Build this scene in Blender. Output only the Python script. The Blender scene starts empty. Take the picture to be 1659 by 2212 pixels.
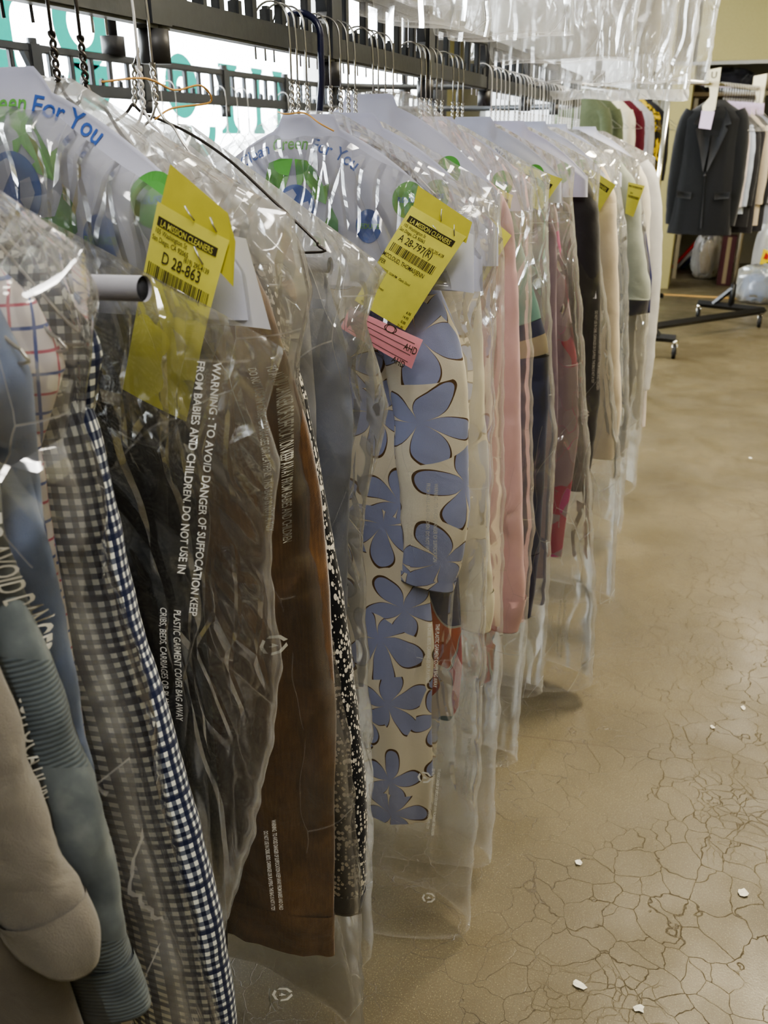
import bpy, math, random
import numpy as np
from mathutils import Vector

rnd = random.Random(11)
S = bpy.context.scene
COL = S.collection
PI = math.pi

# ------------------------------------------------------------------ noise
def _h(ix, iy, seed):
    n = (ix * 374761393 + iy * 668265263 + seed * 362437) & 0xffffffff
    n = ((n ^ (n >> 13)) * 1274126177) & 0xffffffff
    n = ((n ^ (n >> 15)) * 2246822519) & 0xffffffff
    return ((n ^ (n >> 16)) & 0xffff) / 65536.0

def gn(x, y, seed=0):
    """2-D gradient noise, about -1..1"""
    x, y = np.broadcast_arrays(np.asarray(x, float), np.asarray(y, float))
    ix = np.floor(x).astype(np.int64); iy = np.floor(y).astype(np.int64)
    fx = x - ix; fy = y - iy
    u = fx * fx * fx * (fx * (fx * 6 - 15) + 10); v = fy * fy * fy * (fy * (fy * 6 - 15) + 10)
    def g(a, b, dx, dy):
        t = _h(a, b, seed) * 2 * PI
        return np.cos(t) * dx + np.sin(t) * dy
    a = g(ix, iy, fx, fy); b = g(ix + 1, iy, fx - 1, fy)
    c = g(ix, iy + 1, fx, fy - 1); d = g(ix + 1, iy + 1, fx - 1, fy - 1)
    return 1.5 * ((a * (1 - u) + b * u) * (1 - v) + (c * (1 - u) + d * u) * v)

def ss(x, a, b):
    t = np.clip((np.asarray(x, float) - a) / (b - a), 0, 1)
    return t * t * (3 - 2 * t)

def keyf(keys):
    """piecewise linear function of z from [(z, value), ...]"""
    k = sorted(keys)
    zs = [a[0] for a in k]; vs = [a[1] for a in k]
    return lambda z: np.interp(z, zs, vs)

# ------------------------------------------------------------------ node helpers
class NT:
    def __init__(s, name):
        s.m = bpy.data.materials.new(name); s.m.use_nodes = True
        s.t = s.m.node_tree; s.t.nodes.clear()
        s.out = s.t.nodes.new('ShaderNodeOutputMaterial')
    def n(s, typ, ins=None, **at):
        nd = s.t.nodes.new('ShaderNode' + typ)
        for k, v in at.items(): setattr(nd, k, v)
        for k, v in (ins or {}).items():
            if isinstance(v, bpy.types.NodeSocket): s.t.links.new(v, nd.inputs[k])
            else: nd.inputs[k].default_value = v
        return nd
    def math(s, op, a, b=None, c=None, clamp=False):
        nd = s.t.nodes.new('ShaderNodeMath'); nd.operation = op; nd.use_clamp = clamp
        for i, v in enumerate((a, b, c)):
            if v is None: continue
            if isinstance(v, bpy.types.NodeSocket): s.t.links.new(v, nd.inputs[i])
            else: nd.inputs[i].default_value = v
        return nd.outputs[0]
    def mix(s, f, a, b, blend='MIX'):
        nd = s.t.nodes.new('ShaderNodeMix'); nd.data_type = 'RGBA'; nd.blend_type = blend
        for k, v in ((0, f), (6, a), (7, b)):
            if isinstance(v, bpy.types.NodeSocket): s.t.links.new(v, nd.inputs[k])
            else: nd.inputs[k].default_value = v if k == 0 else (*v[:3], 1)
        return nd.outputs[2]
    def ramp(s, f, stops, const=False):
        nd = s.t.nodes.new('ShaderNodeValToRGB'); r = nd.color_ramp
        if const: r.interpolation = 'CONSTANT'
        while len(r.elements) < len(stops): r.elements.new(0.5)
        for e, (p, c) in zip(r.elements, stops):
            e.position = p; e.color = (*c[:3], 1) if hasattr(c, '__len__') else (c, c, c, 1)
        s.t.links.new(f, nd.inputs[0]); return nd.outputs[0]
    def coord(s, which='UV', scale=(1, 1, 1)):
        tc = s.n('TexCoord')
        mp = s.n('Mapping', {0: tc.outputs[which], 3: scale})
        return mp.outputs[0]
    def surf(s, sock): s.t.links.new(sock, s.out.inputs[0]); return s.m
    def principled(s, col, rough=0.8, metal=0.0, sheen=0.0, spec=0.5, normal=None, **kw):
        ins = {'Base Color': col if isinstance(col, bpy.types.NodeSocket) else (*col[:3], 1),
               'Roughness': rough, 'Metallic': metal, 'Sheen Weight': sheen, 'Specular IOR Level': spec}
        if normal is not None: ins['Normal'] = normal
        ins.update(kw)
        return s.n('BsdfPrincipled', ins).outputs[0]

def sr(r, g, b):
    f = lambda c: (c / 255 / 12.92) if c / 255 <= .04045 else ((c / 255 + .055) / 1.055) ** 2.4
    return (f(r), f(g), f(b))

_cache = {}
def plain(name, c, rough=0.6, metal=0.0, spec=0.5, bump=0.0, bscale=60):
    if name in _cache: return _cache[name]
    t = NT(name)
    tex = t.n('TexNoise', {0: t.coord('Object'), 'Scale': bscale, 'Detail': 4})
    col = t.mix(tex.outputs[0], [x * .88 for x in c], [min(1, x * 1.1) for x in c])
    nrm = t.n('Bump', {'Strength': bump, 'Distance': .002, 'Height': tex.outputs[0]}).outputs[0] if bump else None
    _cache[name] = t.surf(t.principled(col, rough, metal, 0, spec, nrm))
    return _cache[name]

def weave_bump(t, uv, strength=.35, wr=1.0):
    w = t.n('TexNoise', {0: uv, 'Scale': 900, 'Detail': 2}).outputs[0]
    big = t.n('TexNoise', {0: uv, 'Scale': 14, 'Detail': 4, 'Distortion': .6}).outputs[0]
    h = t.math('ADD', t.math('MULTIPLY', w, .12), t.math('MULTIPLY', big, wr))
    return t.n('Bump', {'Strength': strength, 'Distance': .012, 'Height': h}).outputs[0]

def fabric(name, c, c2=None, rough=.9, sheen=.25, nscale=40, strength=.35, trans=0.0):
    if name in _cache: return _cache[name]
    t = NT(name); uv = t.coord('UV')
    n = t.n('TexNoise', {0: uv, 'Scale': nscale, 'Detail': 5}).outputs[0]
    col = t.mix(n, c, c2 or [x * .82 for x in c])
    p = t.principled(col, rough, 0, sheen, .25, weave_bump(t, uv, strength))
    if trans:
        tr = t.n('BsdfTranslucent', {0: col}).outputs[0]
        p = t.n('MixShader', {0: trans, 1: p, 2: tr}).outputs[0]
    _cache[name] = t.surf(p); return _cache[name]

# ---------------- patterned cloths
def gingham_mat():
    t = NT('navy_gingham_cloth'); uv = t.coord('UV')
    sp = t.n('SeparateXYZ', {0: uv})
    P = .0105
    def stripe(s): return t.math('LESS_THAN', t.math('FRACT', t.math('DIVIDE', s, P)), .5)
    def pane(s): return t.math('LESS_THAN', t.math('FRACT', t.math('DIVIDE', s, P * 5)), .13)
    a = t.math('ADD', stripe(sp.outputs[0]), stripe(sp.outputs[1]))
    col = t.ramp(t.math('MULTIPLY', a, .5), [(0, sr(226, 228, 222)), (.34, sr(98, 104, 118)), (.8, sr(24, 30, 56))], True)
    pn = t.math('MAXIMUM', pane(sp.outputs[0]), pane(sp.outputs[1]))
    col = t.mix(t.math('MULTIPLY', pn, .8), col, sr(26, 34, 66))
    return t.surf(t.principled(col, .85, 0, .1, .25, weave_bump(t, uv, .25)))

def grid_mat():
    t = NT('pink_blue_check_cloth'); uv = t.coord('UV'); sp = t.n('SeparateXYZ', {0: uv})
    P = .032
    def line(s, off, w): return t.math('LESS_THAN', t.math('FRACT', t.math('ADD', t.math('DIVIDE', s, P), off)), w)
    pk = t.math('MAXIMUM', line(sp.outputs[0], 0, .07), line(sp.outputs[1], 0, .07))
    bl = t.math('MAXIMUM', line(sp.outputs[0], .5, .08), line(sp.outputs[1], .5, .08))
    col = t.mix(pk, sr(222, 214, 214), sr(190, 96, 118)); col = t.mix(bl, col, sr(84, 100, 160))
    return t.surf(t.principled(col, .85, 0, .1, .25, weave_bump(t, uv, .25)))

def tweed_mat():
    t = NT('black_white_tweed'); uv = t.coord('UV')
    nz = t.n('TexNoise', {0: uv, 'Scale': 30, 'Detail': 2}).outputs[1]
    w = t.n('VectorMath', {0: t.n('Mapping', {0: uv, 3: (230, 150, 1)}).outputs[0], 1: t.n('VectorMath', {0: nz, 3: .5}, operation='SCALE').outputs[0]}, operation='ADD').outputs[0]
    v = t.n('TexVoronoi', {0: w, 'Scale': 1.0, 'Randomness': .75})
    rs = t.n('SeparateColor', {0: v.outputs['Color']}).outputs[0]
    thr = t.math('SUBTRACT', t.math('MULTIPLY', rs, .82), .15)
    m = t.math('LESS_THAN', v.outputs['Distance'], thr)
    col = t.mix(m, sr(17, 18, 22), sr(214, 208, 196))
    bp = t.n('Bump', {'Strength': .8, 'Distance': .003, 'Height': m}).outputs[0]
    return t.surf(t.principled(col, .9, 0, .2, .2, bp))

def velvet_mat():
    t = NT('brown_velvet'); uv = t.coord('UV')
    a = t.n('TexNoise', {0: uv, 'Scale': 7, 'Detail': 6, 'Distortion': .8}).outputs[0]
    b = t.n('TexNoise', {0: t.n('Mapping', {0: uv, 3: (60, 6, 1)}).outputs[0], 'Scale': 6, 'Detail': 3}).outputs[0]
    f = t.math('ADD', t.math('MULTIPLY', a, .7), t.math('MULTIPLY', b, .3))
    col = t.ramp(f, [(.3, sr(70, 50, 31)), (.5, sr(112, 80, 45)), (.7, sr(146, 108, 63))])
    return t.surf(t.principled(col, .95, 0, .65, .1, weave_bump(t, uv, .4)))

def petal_mat(name, ground, petal, line, scale=9.0, lw=.02, n=2.5):
    t = NT(name); uv = t.coord('UV')
    nz = t.n('TexNoise', {0: uv, 'Scale': 9, 'Detail': 1}).outputs[1]
    off = t.n('VectorMath', {0: nz, 3: .055}, operation='SCALE').outputs[0]
    p = t.n('VectorMath', {0: uv, 1: off}, operation='ADD').outputs[0]
    q = t.n('VectorMath', {0: p, 3: scale}, operation='SCALE').outputs[0]
    v = t.n('TexVoronoi', {0: q, 'Scale': 1.0, 'Randomness': .7}, voronoi_dimensions='2D')
    d = t.n('VectorMath', {0: q, 1: v.outputs['Position']}, operation='SUBTRACT').outputs[0]
    sp = t.n('SeparateXYZ', {0: d})
    ang = t.math('ARCTAN2', sp.outputs[1], sp.outputs[0])
    rc = t.n('SeparateColor', {0: v.outputs['Color']})
    ph = t.math('MULTIPLY', rc.outputs[0], 6.28)
    cs = t.math('ABSOLUTE', t.math('COSINE', t.math('ADD', t.math('MULTIPLY', ang, n), ph)))
    r = t.math('MULTIPLY', t.math('POWER', cs, .55), t.math('ADD', .56, t.math('MULTIPLY', rc.outputs[1], .16)))
    dist = v.outputs['Distance']
    e = t.math('SUBTRACT', dist, r)
    inside = t.math('LESS_THAN', e, 0.0)
    edge = t.math('LESS_THAN', t.math('ABSOLUTE', e), lw)
    core = t.math('GREATER_THAN', dist, .05)
    col = t.mix(inside, ground, petal)
    col = t.mix(t.math('MULTIPLY', edge, core), col, line)
    return t.surf(t.principled(col, .85, 0, .15, .25, weave_bump(t, uv, .35)))

def blotch_mat(name, stops, scale=14, stretch=(1, .55, 1), wav=.12):
    t = NT(name); uv = t.coord('UV')
    nz = t.n('TexNoise', {0: uv, 'Scale': 8, 'Detail': 1}).outputs[1]
    p = t.n('VectorMath', {0: uv, 1: t.n('VectorMath', {0: nz, 3: wav}, operation='SCALE').outputs[0]}, operation='ADD').outputs[0]
    v = t.n('TexVoronoi', {0: t.n('Mapping', {0: p, 3: stretch}).outputs[0], 'Scale': scale}, feature='SMOOTH_F1')
    v.inputs['Smoothness'].default_value = .05
    k = len(stops)
    col = t.ramp(t.n('SeparateColor', {0: v.outputs['Color']}).outputs[0], [(i / k, c) for i, c in enumerate(stops)], True)
    return t.surf(t.principled(col, .85, 0, .15, .25, weave_bump(t, uv, .3)))

def stripe_mat(name, base, lines, P=.012, axis=0):
    t = NT(name); uv = t.coord('UV'); s = t.n('SeparateXYZ', {0: uv}).outputs[axis]
    col = None
    f = t.math('FRACT', t.math('DIVIDE', s, P))
    stops = [(0, base)]
    for a, b, c in lines: stops += [(a, c), (b, base)]
    col = t.ramp(f, stops, True)
    return t.surf(t.principled(col, .85, 0, .15, .25, weave_bump(t, uv, .3)))

def rib_denim_mat():
    t = NT('grey_washed_denim'); uv = t.coord('UV'); sp = t.n('SeparateXYZ', {0: uv})
    nz = t.n('TexNoise', {0: uv, 'Scale': 22, 'Detail': 6}).outputs[0]
    big = t.n('TexNoise', {0: uv, 'Scale': 5, 'Detail': 3}).outputs[0]
    ph = t.math('ADD', t.math('MULTIPLY', sp.outputs[1], 1500), t.math('MULTIPLY', big, 30))
    rib = t.math('MULTIPLY', t.math('ADD', t.math('SINE', ph), 1), .5)
    band = t.math('GREATER_THAN', t.math('SINE', t.math('ADD', t.math('MULTIPLY', sp.outputs[1], 24), t.math('MULTIPLY', sp.outputs[0], 9))), .45)
    col = t.ramp(nz, [(.3, sr(74, 80, 84)), (.55, sr(96, 103, 106)), (.75, sr(126, 132, 132))])
    col = t.mix(t.math('MULTIPLY', t.math('MULTIPLY', rib, band), .6), col, sr(58, 68, 76))
    bp = t.n('Bump', {'Strength': .35, 'Distance': .0015, 'Height': t.math('MULTIPLY', rib, band)}).outputs[0]
    return t.surf(t.principled(col, .9, 0, .1, .2, bp))

def film_mat(name, haze=.05, crease=.22, tint=(1, 1, 1), bs=1.0, gl=.8, hup=3.2, tw=.5, m0=.585):
    """thin polythene: clear sheets with sharp sparse creases, crumpled near the shoulders, glancing shine"""
    t = NT(name); uv = t.coord('UV')
    nzn = t.n('TexNoise', {0: uv, 'Scale': 5, 'Detail': 1}); nz = nzn.outputs[1]; n0 = nzn.outputs[0]
    p = t.n('VectorMath', {0: uv, 1: t.n('VectorMath', {0: nz, 3: .10}, operation='SCALE').outputs[0]}, operation='ADD').outputs[0]
    zz = t.n('SeparateXYZ', {0: uv}).outputs[1]
    up = t.math('MULTIPLY', t.n('MapRange', {0: zz, 1: 1.10, 2: 1.32, 3: 0.0, 4: 1.0}).outputs[0], t.math('LESS_THAN', zz, 1.56))
    d1 = t.n('TexVoronoi', {0: t.n('Mapping', {0: p, 3: (1.5, .42, 1)}).outputs[0], 'Scale': 7.5}, feature='DISTANCE_TO_EDGE', voronoi_dimensions='2D').outputs[0]
    d2 = t.n('TexVoronoi', {0: t.n('Mapping', {0: p, 2: (0, 0, .7), 3: (1.7, .55, 1)}).outputs[0], 'Scale': 21}, feature='DISTANCE_TO_EDGE', voronoi_dimensions='2D').outputs[0]
    mask = t.n('MapRange', {0: t.math('ADD', n0, t.math('MULTIPLY', up, .32)), 1: m0, 2: m0 + .105, 3: 0.0, 4: 1.0}).outputs[0]
    g1 = t.math('MINIMUM', d1, .11)
    g2 = t.math('MULTIPLY', t.math('MINIMUM', d2, .16), mask)
    h = t.math('ADD', t.math('ADD', g1, t.math('MULTIPLY', g2, .95)), t.math('MULTIPLY', n0, .3))
    h = t.math('MULTIPLY', h, t.math('MULTIPLY_ADD', t.n('MapRange', {0: zz, 1: .85, 2: 1.3, 3: 0.0, 4: 1.0}).outputs[0], .6, .4))
    bump = t.n('Bump', {'Strength': bs, 'Distance': .05, 'Height': h}).outputs[0]
    lw = t.n('LayerWeight', {'Blend': .28, 'Normal': bump})
    fac = t.math('ADD', t.math('MULTIPLY', lw.outputs['Fresnel'], gl), t.math('MULTIPLY_ADD', mask, .09, .02 * gl), clamp=True)
    tr = t.n('BsdfTransparent', {0: (.985 * tint[0], .985 * tint[1], .985 * tint[2], 1)}).outputs[0]
    gs = t.n('BsdfGlossy', {0: (1, 1, 1, 1), 'Roughness': .085, 'Normal': bump}).outputs[0]
    m1 = t.n('MixShader', {0: fac, 1: tr, 2: gs}).outputs[0]
    df = t.n('BsdfDiffuse', {0: (.9, .9, .9, 1), 'Normal': bump}).outputs[0]
    tl = t.n('BsdfTranslucent', {0: (.9, .9, .9, 1), 'Normal': bump}).outputs[0]
    hz = t.n('MixShader', {0: tw, 1: df, 2: tl}).outputs[0]
    cl = t.math('MULTIPLY', t.math('LESS_THAN', d1, .0035), t.math('GREATER_THAN', n0, .5))
    patch = t.math('MULTIPLY', t.math('MULTIPLY', n0, haze * 2), t.math('MULTIPLY_ADD', up, hup, 1.0))
    rim = t.n('Attribute', attribute_name='rim').outputs['Fac']  # whitened hem and side edges, painted in for their highlight
    hf = t.math('ADD', t.math('ADD', patch, t.math('MULTIPLY', cl, crease)), t.math('MULTIPLY', rim, .2), clamp=True)
    return t.surf(t.n('MixShader', {0: hf, 1: m1, 2: hz}).outputs[0])

# ------------------------------------------------------------------ mesh helpers
def link(name, V, F, mat=None, parent=None, base=(0, 0, 0), uv=None, smooth=True):
    """one mesh object; V in world (or local) metres, BASE = its origin"""
    me = bpy.data.meshes.new(name)
    V = np.asarray(V, float).reshape(-1, 3) - np.asarray(base, float)
    me.from_pydata(V.tolist(), [], F if isinstance(F, list) else F.tolist())
    if uv is not None:
        l = me.uv_layers.new(name='UVMap')
        idx = np.empty(len(me.loops), np.int32); me.loops.foreach_get('vertex_index', idx)
        l.data.foreach_set('uv', np.asarray(uv, float).reshape(-1, 2)[idx].astype(np.float32).ravel())
    if smooth: me.polygons.foreach_set('use_smooth', [True] * len(me.polygons))
    if mat: me.materials.append(mat)
    o = bpy.data.objects.new(name, me); COL.objects.link(o)
    if parent is not None: o.parent = parent
    else: o.location = base
    return o

def tag(o, label=None, cat=None, group=None, kind=None):
    for k, v in (('label', label), ('category', cat), ('group', group), ('kind', kind)):
        if v: o[k] = v
    return o

class Thing:
    """an Empty at the thing's base that parents its parts; parts are given in the coordinates of BASE"""
    def __init__(s, name, label, cat, loc=(0, 0, 0), base=None, rotz=0, group=None):
        s.o = bpy.data.objects.new(name, None); COL.objects.link(s.o)
        s.o.empty_display_size = .05
        s.o.location = loc; s.o.rotation_euler = (0, 0, rotz)
        s.base = loc if base is None else base
        tag(s.o, label, cat, group)
    def part(s, name, VF, mat, parent=None, smooth=True, label=None):
        V, F = VF[0], VF[1]; uv = VF[2] if len(VF) > 2 else None
        o = link(name, V, F, mat, parent or s.o, s.base, uv, smooth)
        if label: o['label'] = label
        return o

def copy_tree(o, parent=None):
    c = o.copy(); COL.objects.link(c)
    if parent is not None: c.parent = parent
    for ch in list(o.children): copy_tree(ch, c)
    return c

def gridF(nv, nu):
    i = np.arange(nv - 1)[:, None]; j = np.arange(nu - 1)[None, :]
    a = i * nu + j
    return np.stack([a, a + nu, a + nu + 1, a + 1], -1).reshape(-1, 4)

def join(*parts):
    """several (V,F[,uv]) into one mesh"""
    Vs, Fs, Us, n, has = [], [], [], 0, all(len(p) > 2 for p in parts)
    for p in parts:
        V = np.asarray(p[0], float).reshape(-1, 3); Vs.append(V)
        for f in (p[1] if isinstance(p[1], list) else p[1].tolist()): Fs.append([k + n for k in f])
        if has: Us.append(np.asarray(p[2]).reshape(-1, 2))
        n += len(V)
    out = (np.concatenate(Vs), Fs)
    return out + (np.concatenate(Us),) if has else out

def box(x0, x1, y0, y1, z0, z1, bev=0.0):
    if bev <= 0:
        V = [(x, y, z) for x in (x0, x1) for y in (y0, y1) for z in (z0, z1)]
        return np.array(V, float), [[0, 1, 3, 2], [4, 6, 7, 5], [0, 4, 5, 1], [2, 3, 7, 6], [0, 2, 6, 4], [1, 5, 7, 3]]
    import bmesh
    bm = bmesh.new(); bmesh.ops.create_cube(bm, size=1)
    for v in bm.verts:
        v.co = Vector(((x0 + x1) / 2 + v.co.x * (x1 - x0), (y0 + y1) / 2 + v.co.y * (y1 - y0), (z0 + z1) / 2 + v.co.z * (z1 - z0)))
    bmesh.ops.bevel(bm, geom=bm.edges[:], offset=bev, segments=2, affect='EDGES')
    bm.verts.ensure_lookup_table()
    V = np.array([v.co[:] for v in bm.verts]); F = [[v.index for v in f.verts] for f in bm.faces]
    bm.free(); return V, F

def wire(pts, r, n=8, caps=True, closed=False):
    """round bar along a polyline"""
    P = np.array(pts, float); m = len(P)
    rr = np.full(m, r) if np.isscalar(r) else np.array(r, float)
    T = np.gradient(P, axis=0)
    if closed: T = np.roll(P, -1, 0) - np.roll(P, 1, 0)
    T /= np.maximum(np.linalg.norm(T, axis=1, keepdims=True), 1e-9)
    N = np.zeros_like(P)
    ref = np.array([0, 1., 0]) if abs(T[0][1]) < .9 else np.array([1., 0, 0])
    nn = ref - T[0] * ref.dot(T[0])
    for i in range(m):
        nn = nn - T[i] * nn.dot(T[i]); nn /= max(np.linalg.norm(nn), 1e-9); N[i] = nn
    B = np.cross(T, N)
    a = np.linspace(0, 2 * PI, n, endpoint=False)
    V = P[:, None] + rr[:, None, None] * (np.cos(a)[None, :, None] * N[:, None] + np.sin(a)[None, :, None] * B[:, None])
    F = []
    for i in range(m if closed else m - 1):
        for j in range(n):
            k = (i + 1) % m
            F.append([i * n + j, i * n + (j + 1) % n, k * n + (j + 1) % n, k * n + j])
    if caps and not closed:
        F.append(list(range(n))[::-1]); F.append([(m - 1) * n + j for j in range(n)])
    return V.reshape(-1, 3), F

def smooth_pts(pts, k=8):
    """Catmull-Rom through points"""
    P = [np.array(p, float) for p in pts]; P = [2 * P[0] - P[1]] + P + [2 * P[-1] - P[-2]]
    out = []
    for i in range(1, len(P) - 2):
        for t in np.linspace(0, 1, k, endpoint=False):
            a, b, c, d = P[i - 1:i + 3]
            out.append(.5 * (2 * b + (c - a) * t + (2 * a - 5 * b + 4 * c - d) * t * t + (3 * b - a - 3 * c + d) * t ** 3))
    out.append(P[-2]); return np.array(out)

def cyl(c, r, h, axis=2, n=24, r2=None):
    a = np.array(c, float); b = a.copy(); b[axis] += h
    return wire([a, b], [r, r if r2 is None else r2], n)

# ------------------------------------------------------------------ text
_text = {}
def text2d(s, size=1.0, bold=0.0, sx=1.0):
    """flat triangulated lettering: verts (x, y) with the baseline on y=0, faces, width"""
    k = (s, round(bold, 4))
    if k not in _text:
        cu = bpy.data.curves.new('lettering', 'FONT'); cu.body = s; cu.size = 1.0; cu.offset = bold; cu.resolution_u = 3
        ob = bpy.data.objects.new('lettering', cu); COL.objects.link(ob)
        dg = bpy.context.evaluated_depsgraph_get(); dg.update()
        me = ob.evaluated_get(dg).to_mesh()
        V = np.array([v.co[:2] for v in me.vertices]).reshape(-1, 2); F = [list(p.vertices) for p in me.polygons]
        ob.evaluated_get(dg).to_mesh_clear()
        bpy.data.objects.remove(ob); bpy.data.curves.remove(cu)
        _text[k] = (V, F)
    V, F = _text[k]
    V = V * size * np.array([sx, 1.0])
    return V, F, float(V[:, 0].max()) if len(V) else 0

# ------------------------------------------------------------------ cloth shapes
def body(keys, yc, nu=72, nv=90, fold=.006, ffreq=16, seed=1, flat=.8):
    """closed hanging cloth: keys = [(z, x_left, x_right, half_thickness)] from neck to hem"""
    zs = [k[0] for k in keys]
    z = np.linspace(max(zs), min(zs), nv)
    xl = keyf([(k[0], k[1]) for k in keys])(z); xr = keyf([(k[0], k[2]) for k in keys])(z); th = keyf([(k[0], k[3]) for k in keys])(z)
    a = np.linspace(PI / 2, PI / 2 + 2 * PI, nu)
    ca, sa = np.cos(a), np.sin(a)
    cx = np.sign(ca) * np.abs(ca) ** flat; cy = np.sign(sa) * np.abs(sa) ** .9
    X = (xl + xr)[:, None] / 2 + (xr - xl)[:, None] / 2 * cx[None]
    t = (z.max() - z) / (z.max() - z.min())
    amp = fold * (.35 + 1.0 * t)[:, None]
    f = gn(X * ffreq, z[:, None] * 2.2 + seed * 7.3, seed) + .5 * gn(X * ffreq * 2.3, z[:, None] * 5 + 3.1, seed + 5)
    Y = yc + th[:, None] * cy[None] + amp * f * np.sign(sa)[None] * np.abs(sa)[None] ** .5
    X = X + .4 * amp * gn(a[None] * 2 + z[:, None] * 0, z[:, None] * 5, seed + 9)
    Z = np.repeat(z[:, None], nu, 1) + .006 * gn(X * 9, z[:, None] * 0 + seed, seed + 3) * t[:, None] ** 3
    V = np.stack([X, Y, Z], -1)
    d = np.linalg.norm(np.diff(V, axis=1), axis=2).mean(0)
    # cloth runs at its full width: u is the arc length of the row
    dr = np.linalg.norm(np.diff(V, axis=1), axis=2); u = np.concatenate([np.zeros((nv, 1)), np.cumsum(dr, 1)], 1)
    u = u - u[:, nu // 2:nu // 2 + 1]
    uv = np.stack([u, np.repeat(z[:, None], nu, 1)], -1)
    return V.reshape(-1, 3), gridF(nv, nu), uv.reshape(-1, 2)

def tube(center, rx, ry, n=30, wr=.06, seed=1, close=True, k=10, vstart=0):
    """cloth tube (a sleeve, a leg) along points; rx in the hanger's plane, ry across it"""
    P = smooth_pts(center, k); m = len(P)
    s0 = np.linspace(0, 1, len(rx)); s1 = np.linspace(0, 1, m)
    RX = np.interp(s1, s0, rx); RY = np.interp(s1, s0, ry)
    T = np.gradient(P, axis=0); T /= np.linalg.norm(T, axis=1, keepdims=True)
    Yd = np.array([0, 1., 0]); side = np.cross(T, Yd); side /= np.maximum(np.linalg.norm(side, axis=1, keepdims=True), 1e-6)
    b = np.cross(side, T)
    L = np.concatenate([[0], np.cumsum(np.linalg.norm(np.diff(P, axis=0), axis=1))])
    a = np.linspace(PI / 2, PI / 2 + 2 * PI, n)
    w = 1 + wr * (gn(L[:, None] * 16 + np.sin(a)[None] * .6, np.cos(a)[None] * 1.3 + seed, seed) + .5 * gn(L[:, None] * 40, np.cos(a * 1)[None] * 3, seed + 3))
    w[:, -1] = w[:, 0]
    ca = np.sign(np.cos(a)) * np.abs(np.cos(a)) ** .85
    V = P[:, None] + (RX[:, None] * ca[None] * w)[..., None] * side[:, None] + (RY[:, None] * np.sin(a)[None] * w)[..., None] * b[:, None]
    rm = float(np.mean((RX + RY) / 2))
    uv = np.stack([np.repeat((a * rm)[None], m, 0), np.repeat(-(L + vstart)[:, None], n, 1)], -1)
    if close:                                              # hem turned inside
        c = P[-1]
        last = V[-1]
        rings = [last - T[-1] * .0025, last, c + (last - c) * .985, c + (last - c) * .90, c - T[-1] * .004 + (last - c) * .885, c - T[-1] * .03 + (last - c) * .85, np.repeat((c - T[-1] * .034)[None], n, 0)]
        V = np.concatenate([V[:-1]] + [r[None] for r in rings])
        uv = np.concatenate([uv[:-1], np.repeat(uv[-1:], 7, 0)]); m += 6
    return V.reshape(-1, 3), gridF(m, n), uv.reshape(-1, 2)

def shoulders(xc, zn, hw, drop=.1, th=.035):
    """top rows of a garment on a hanger"""
    return [(zn, xc - .045, xc + .045, .014), (zn - .022, xc - .075, xc + .075, .026), (zn - .3 * drop - .02, xc - .5 * hw, xc + .5 * hw, th * .8),
            (zn - .75 * drop - .02, xc - .88 * hw, xc + .88 * hw, th), (zn - drop - .04, xc - hw, xc + hw, th)]

def garment(name, label, cat, Y, mat, keys, sleeve=None, rx=(.05,), ry=(.03,), cuff=None, cuff_mat=None, xc=-.60, group=None, seed=1,
            fold=.006, ffreq=16, collar=True, collar_mat=None, base=None, rotz=0, loc=None, nu=72, nv=90, wr=.06, both=True, sleeve_mat=None, yoff=-.004):
    """cloth on a hanger; SLEEVE = the outer edge of the aisle-side sleeve [(x, z), ...]"""
    base = (xc, Y, 0) if base is None else base
    t = Thing(name, label, cat, loc if loc is not None else base, base, rotz, group)
    t.part('torso', body(keys, Y, nu, nv, fold, ffreq, seed), mat)
    if collar:
        z0 = keys[0][0]; a = np.linspace(0, 2 * PI, 28, endpoint=False)
        rows = [(.05, .017, -.012), (.052, .02, .02), (.05, .019, .034), (.043, .014, .03)]
        V = [(xc + rxx * math.cos(q), Y + ryy * math.sin(q), z0 + dz - .006 * math.cos(q) ** 2) for rxx, ryy, dz in rows for q in a]
        F = [[i * 28 + j, i * 28 + (j + 1) % 28, (i + 1) * 28 + (j + 1) % 28, (i + 1) * 28 + j] for i in range(3) for j in range(28)]
        t.part('collar', (V, F, [(v[0], v[2]) for v in V]), collar_mat or mat)
    if sleeve:
        R0 = np.interp(np.linspace(0, 1, len(sleeve)), np.linspace(0, 1, len(rx)), rx)
        ctr = [np.array((x - r, Y + yoff, z)) for (x, z), r in zip(sleeve, R0)]
        for sgn in ((1, -1) if both else (1,)):
            pts = [np.array((xc + sgn * (p[0] - xc), p[1], p[2])) for p in ctr]
            if cuff:
                # cut the sleeve where the cuff starts
                q = smooth_pts(pts, 10); L = np.concatenate([[0], np.cumsum(np.linalg.norm(np.diff(q, axis=0), axis=1))])
                kcut = int(np.searchsorted(L, L[-1] - cuff)); kcut = max(3, min(kcut, len(q) - 3))
                main = q[:kcut + 1:max(1, kcut // 8)]; tail = q[kcut - 1:]
                if np.linalg.norm(main[-1] - q[kcut]) > 1e-4: main = np.vstack([main, q[kcut]])
                t.part('sleeve', tube(main, rx, ry, seed=seed + 2, wr=wr, close=False, k=6), sleeve_mat or mat)
                t.part('cuff', tube(tail[::max(1, len(tail) // 4)] if len(tail) > 4 else tail, [rx[-1] * 1.06, rx[-1] * 1.02], [ry[-1] * 1.1, ry[-1] * 1.05], seed=seed + 4, wr=wr * .6, k=4), cuff_mat or mat)
            else:
                t.part('sleeve', tube(pts, rx, ry, seed=seed + 2, wr=wr), sleeve_mat or mat)
    return t

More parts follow.
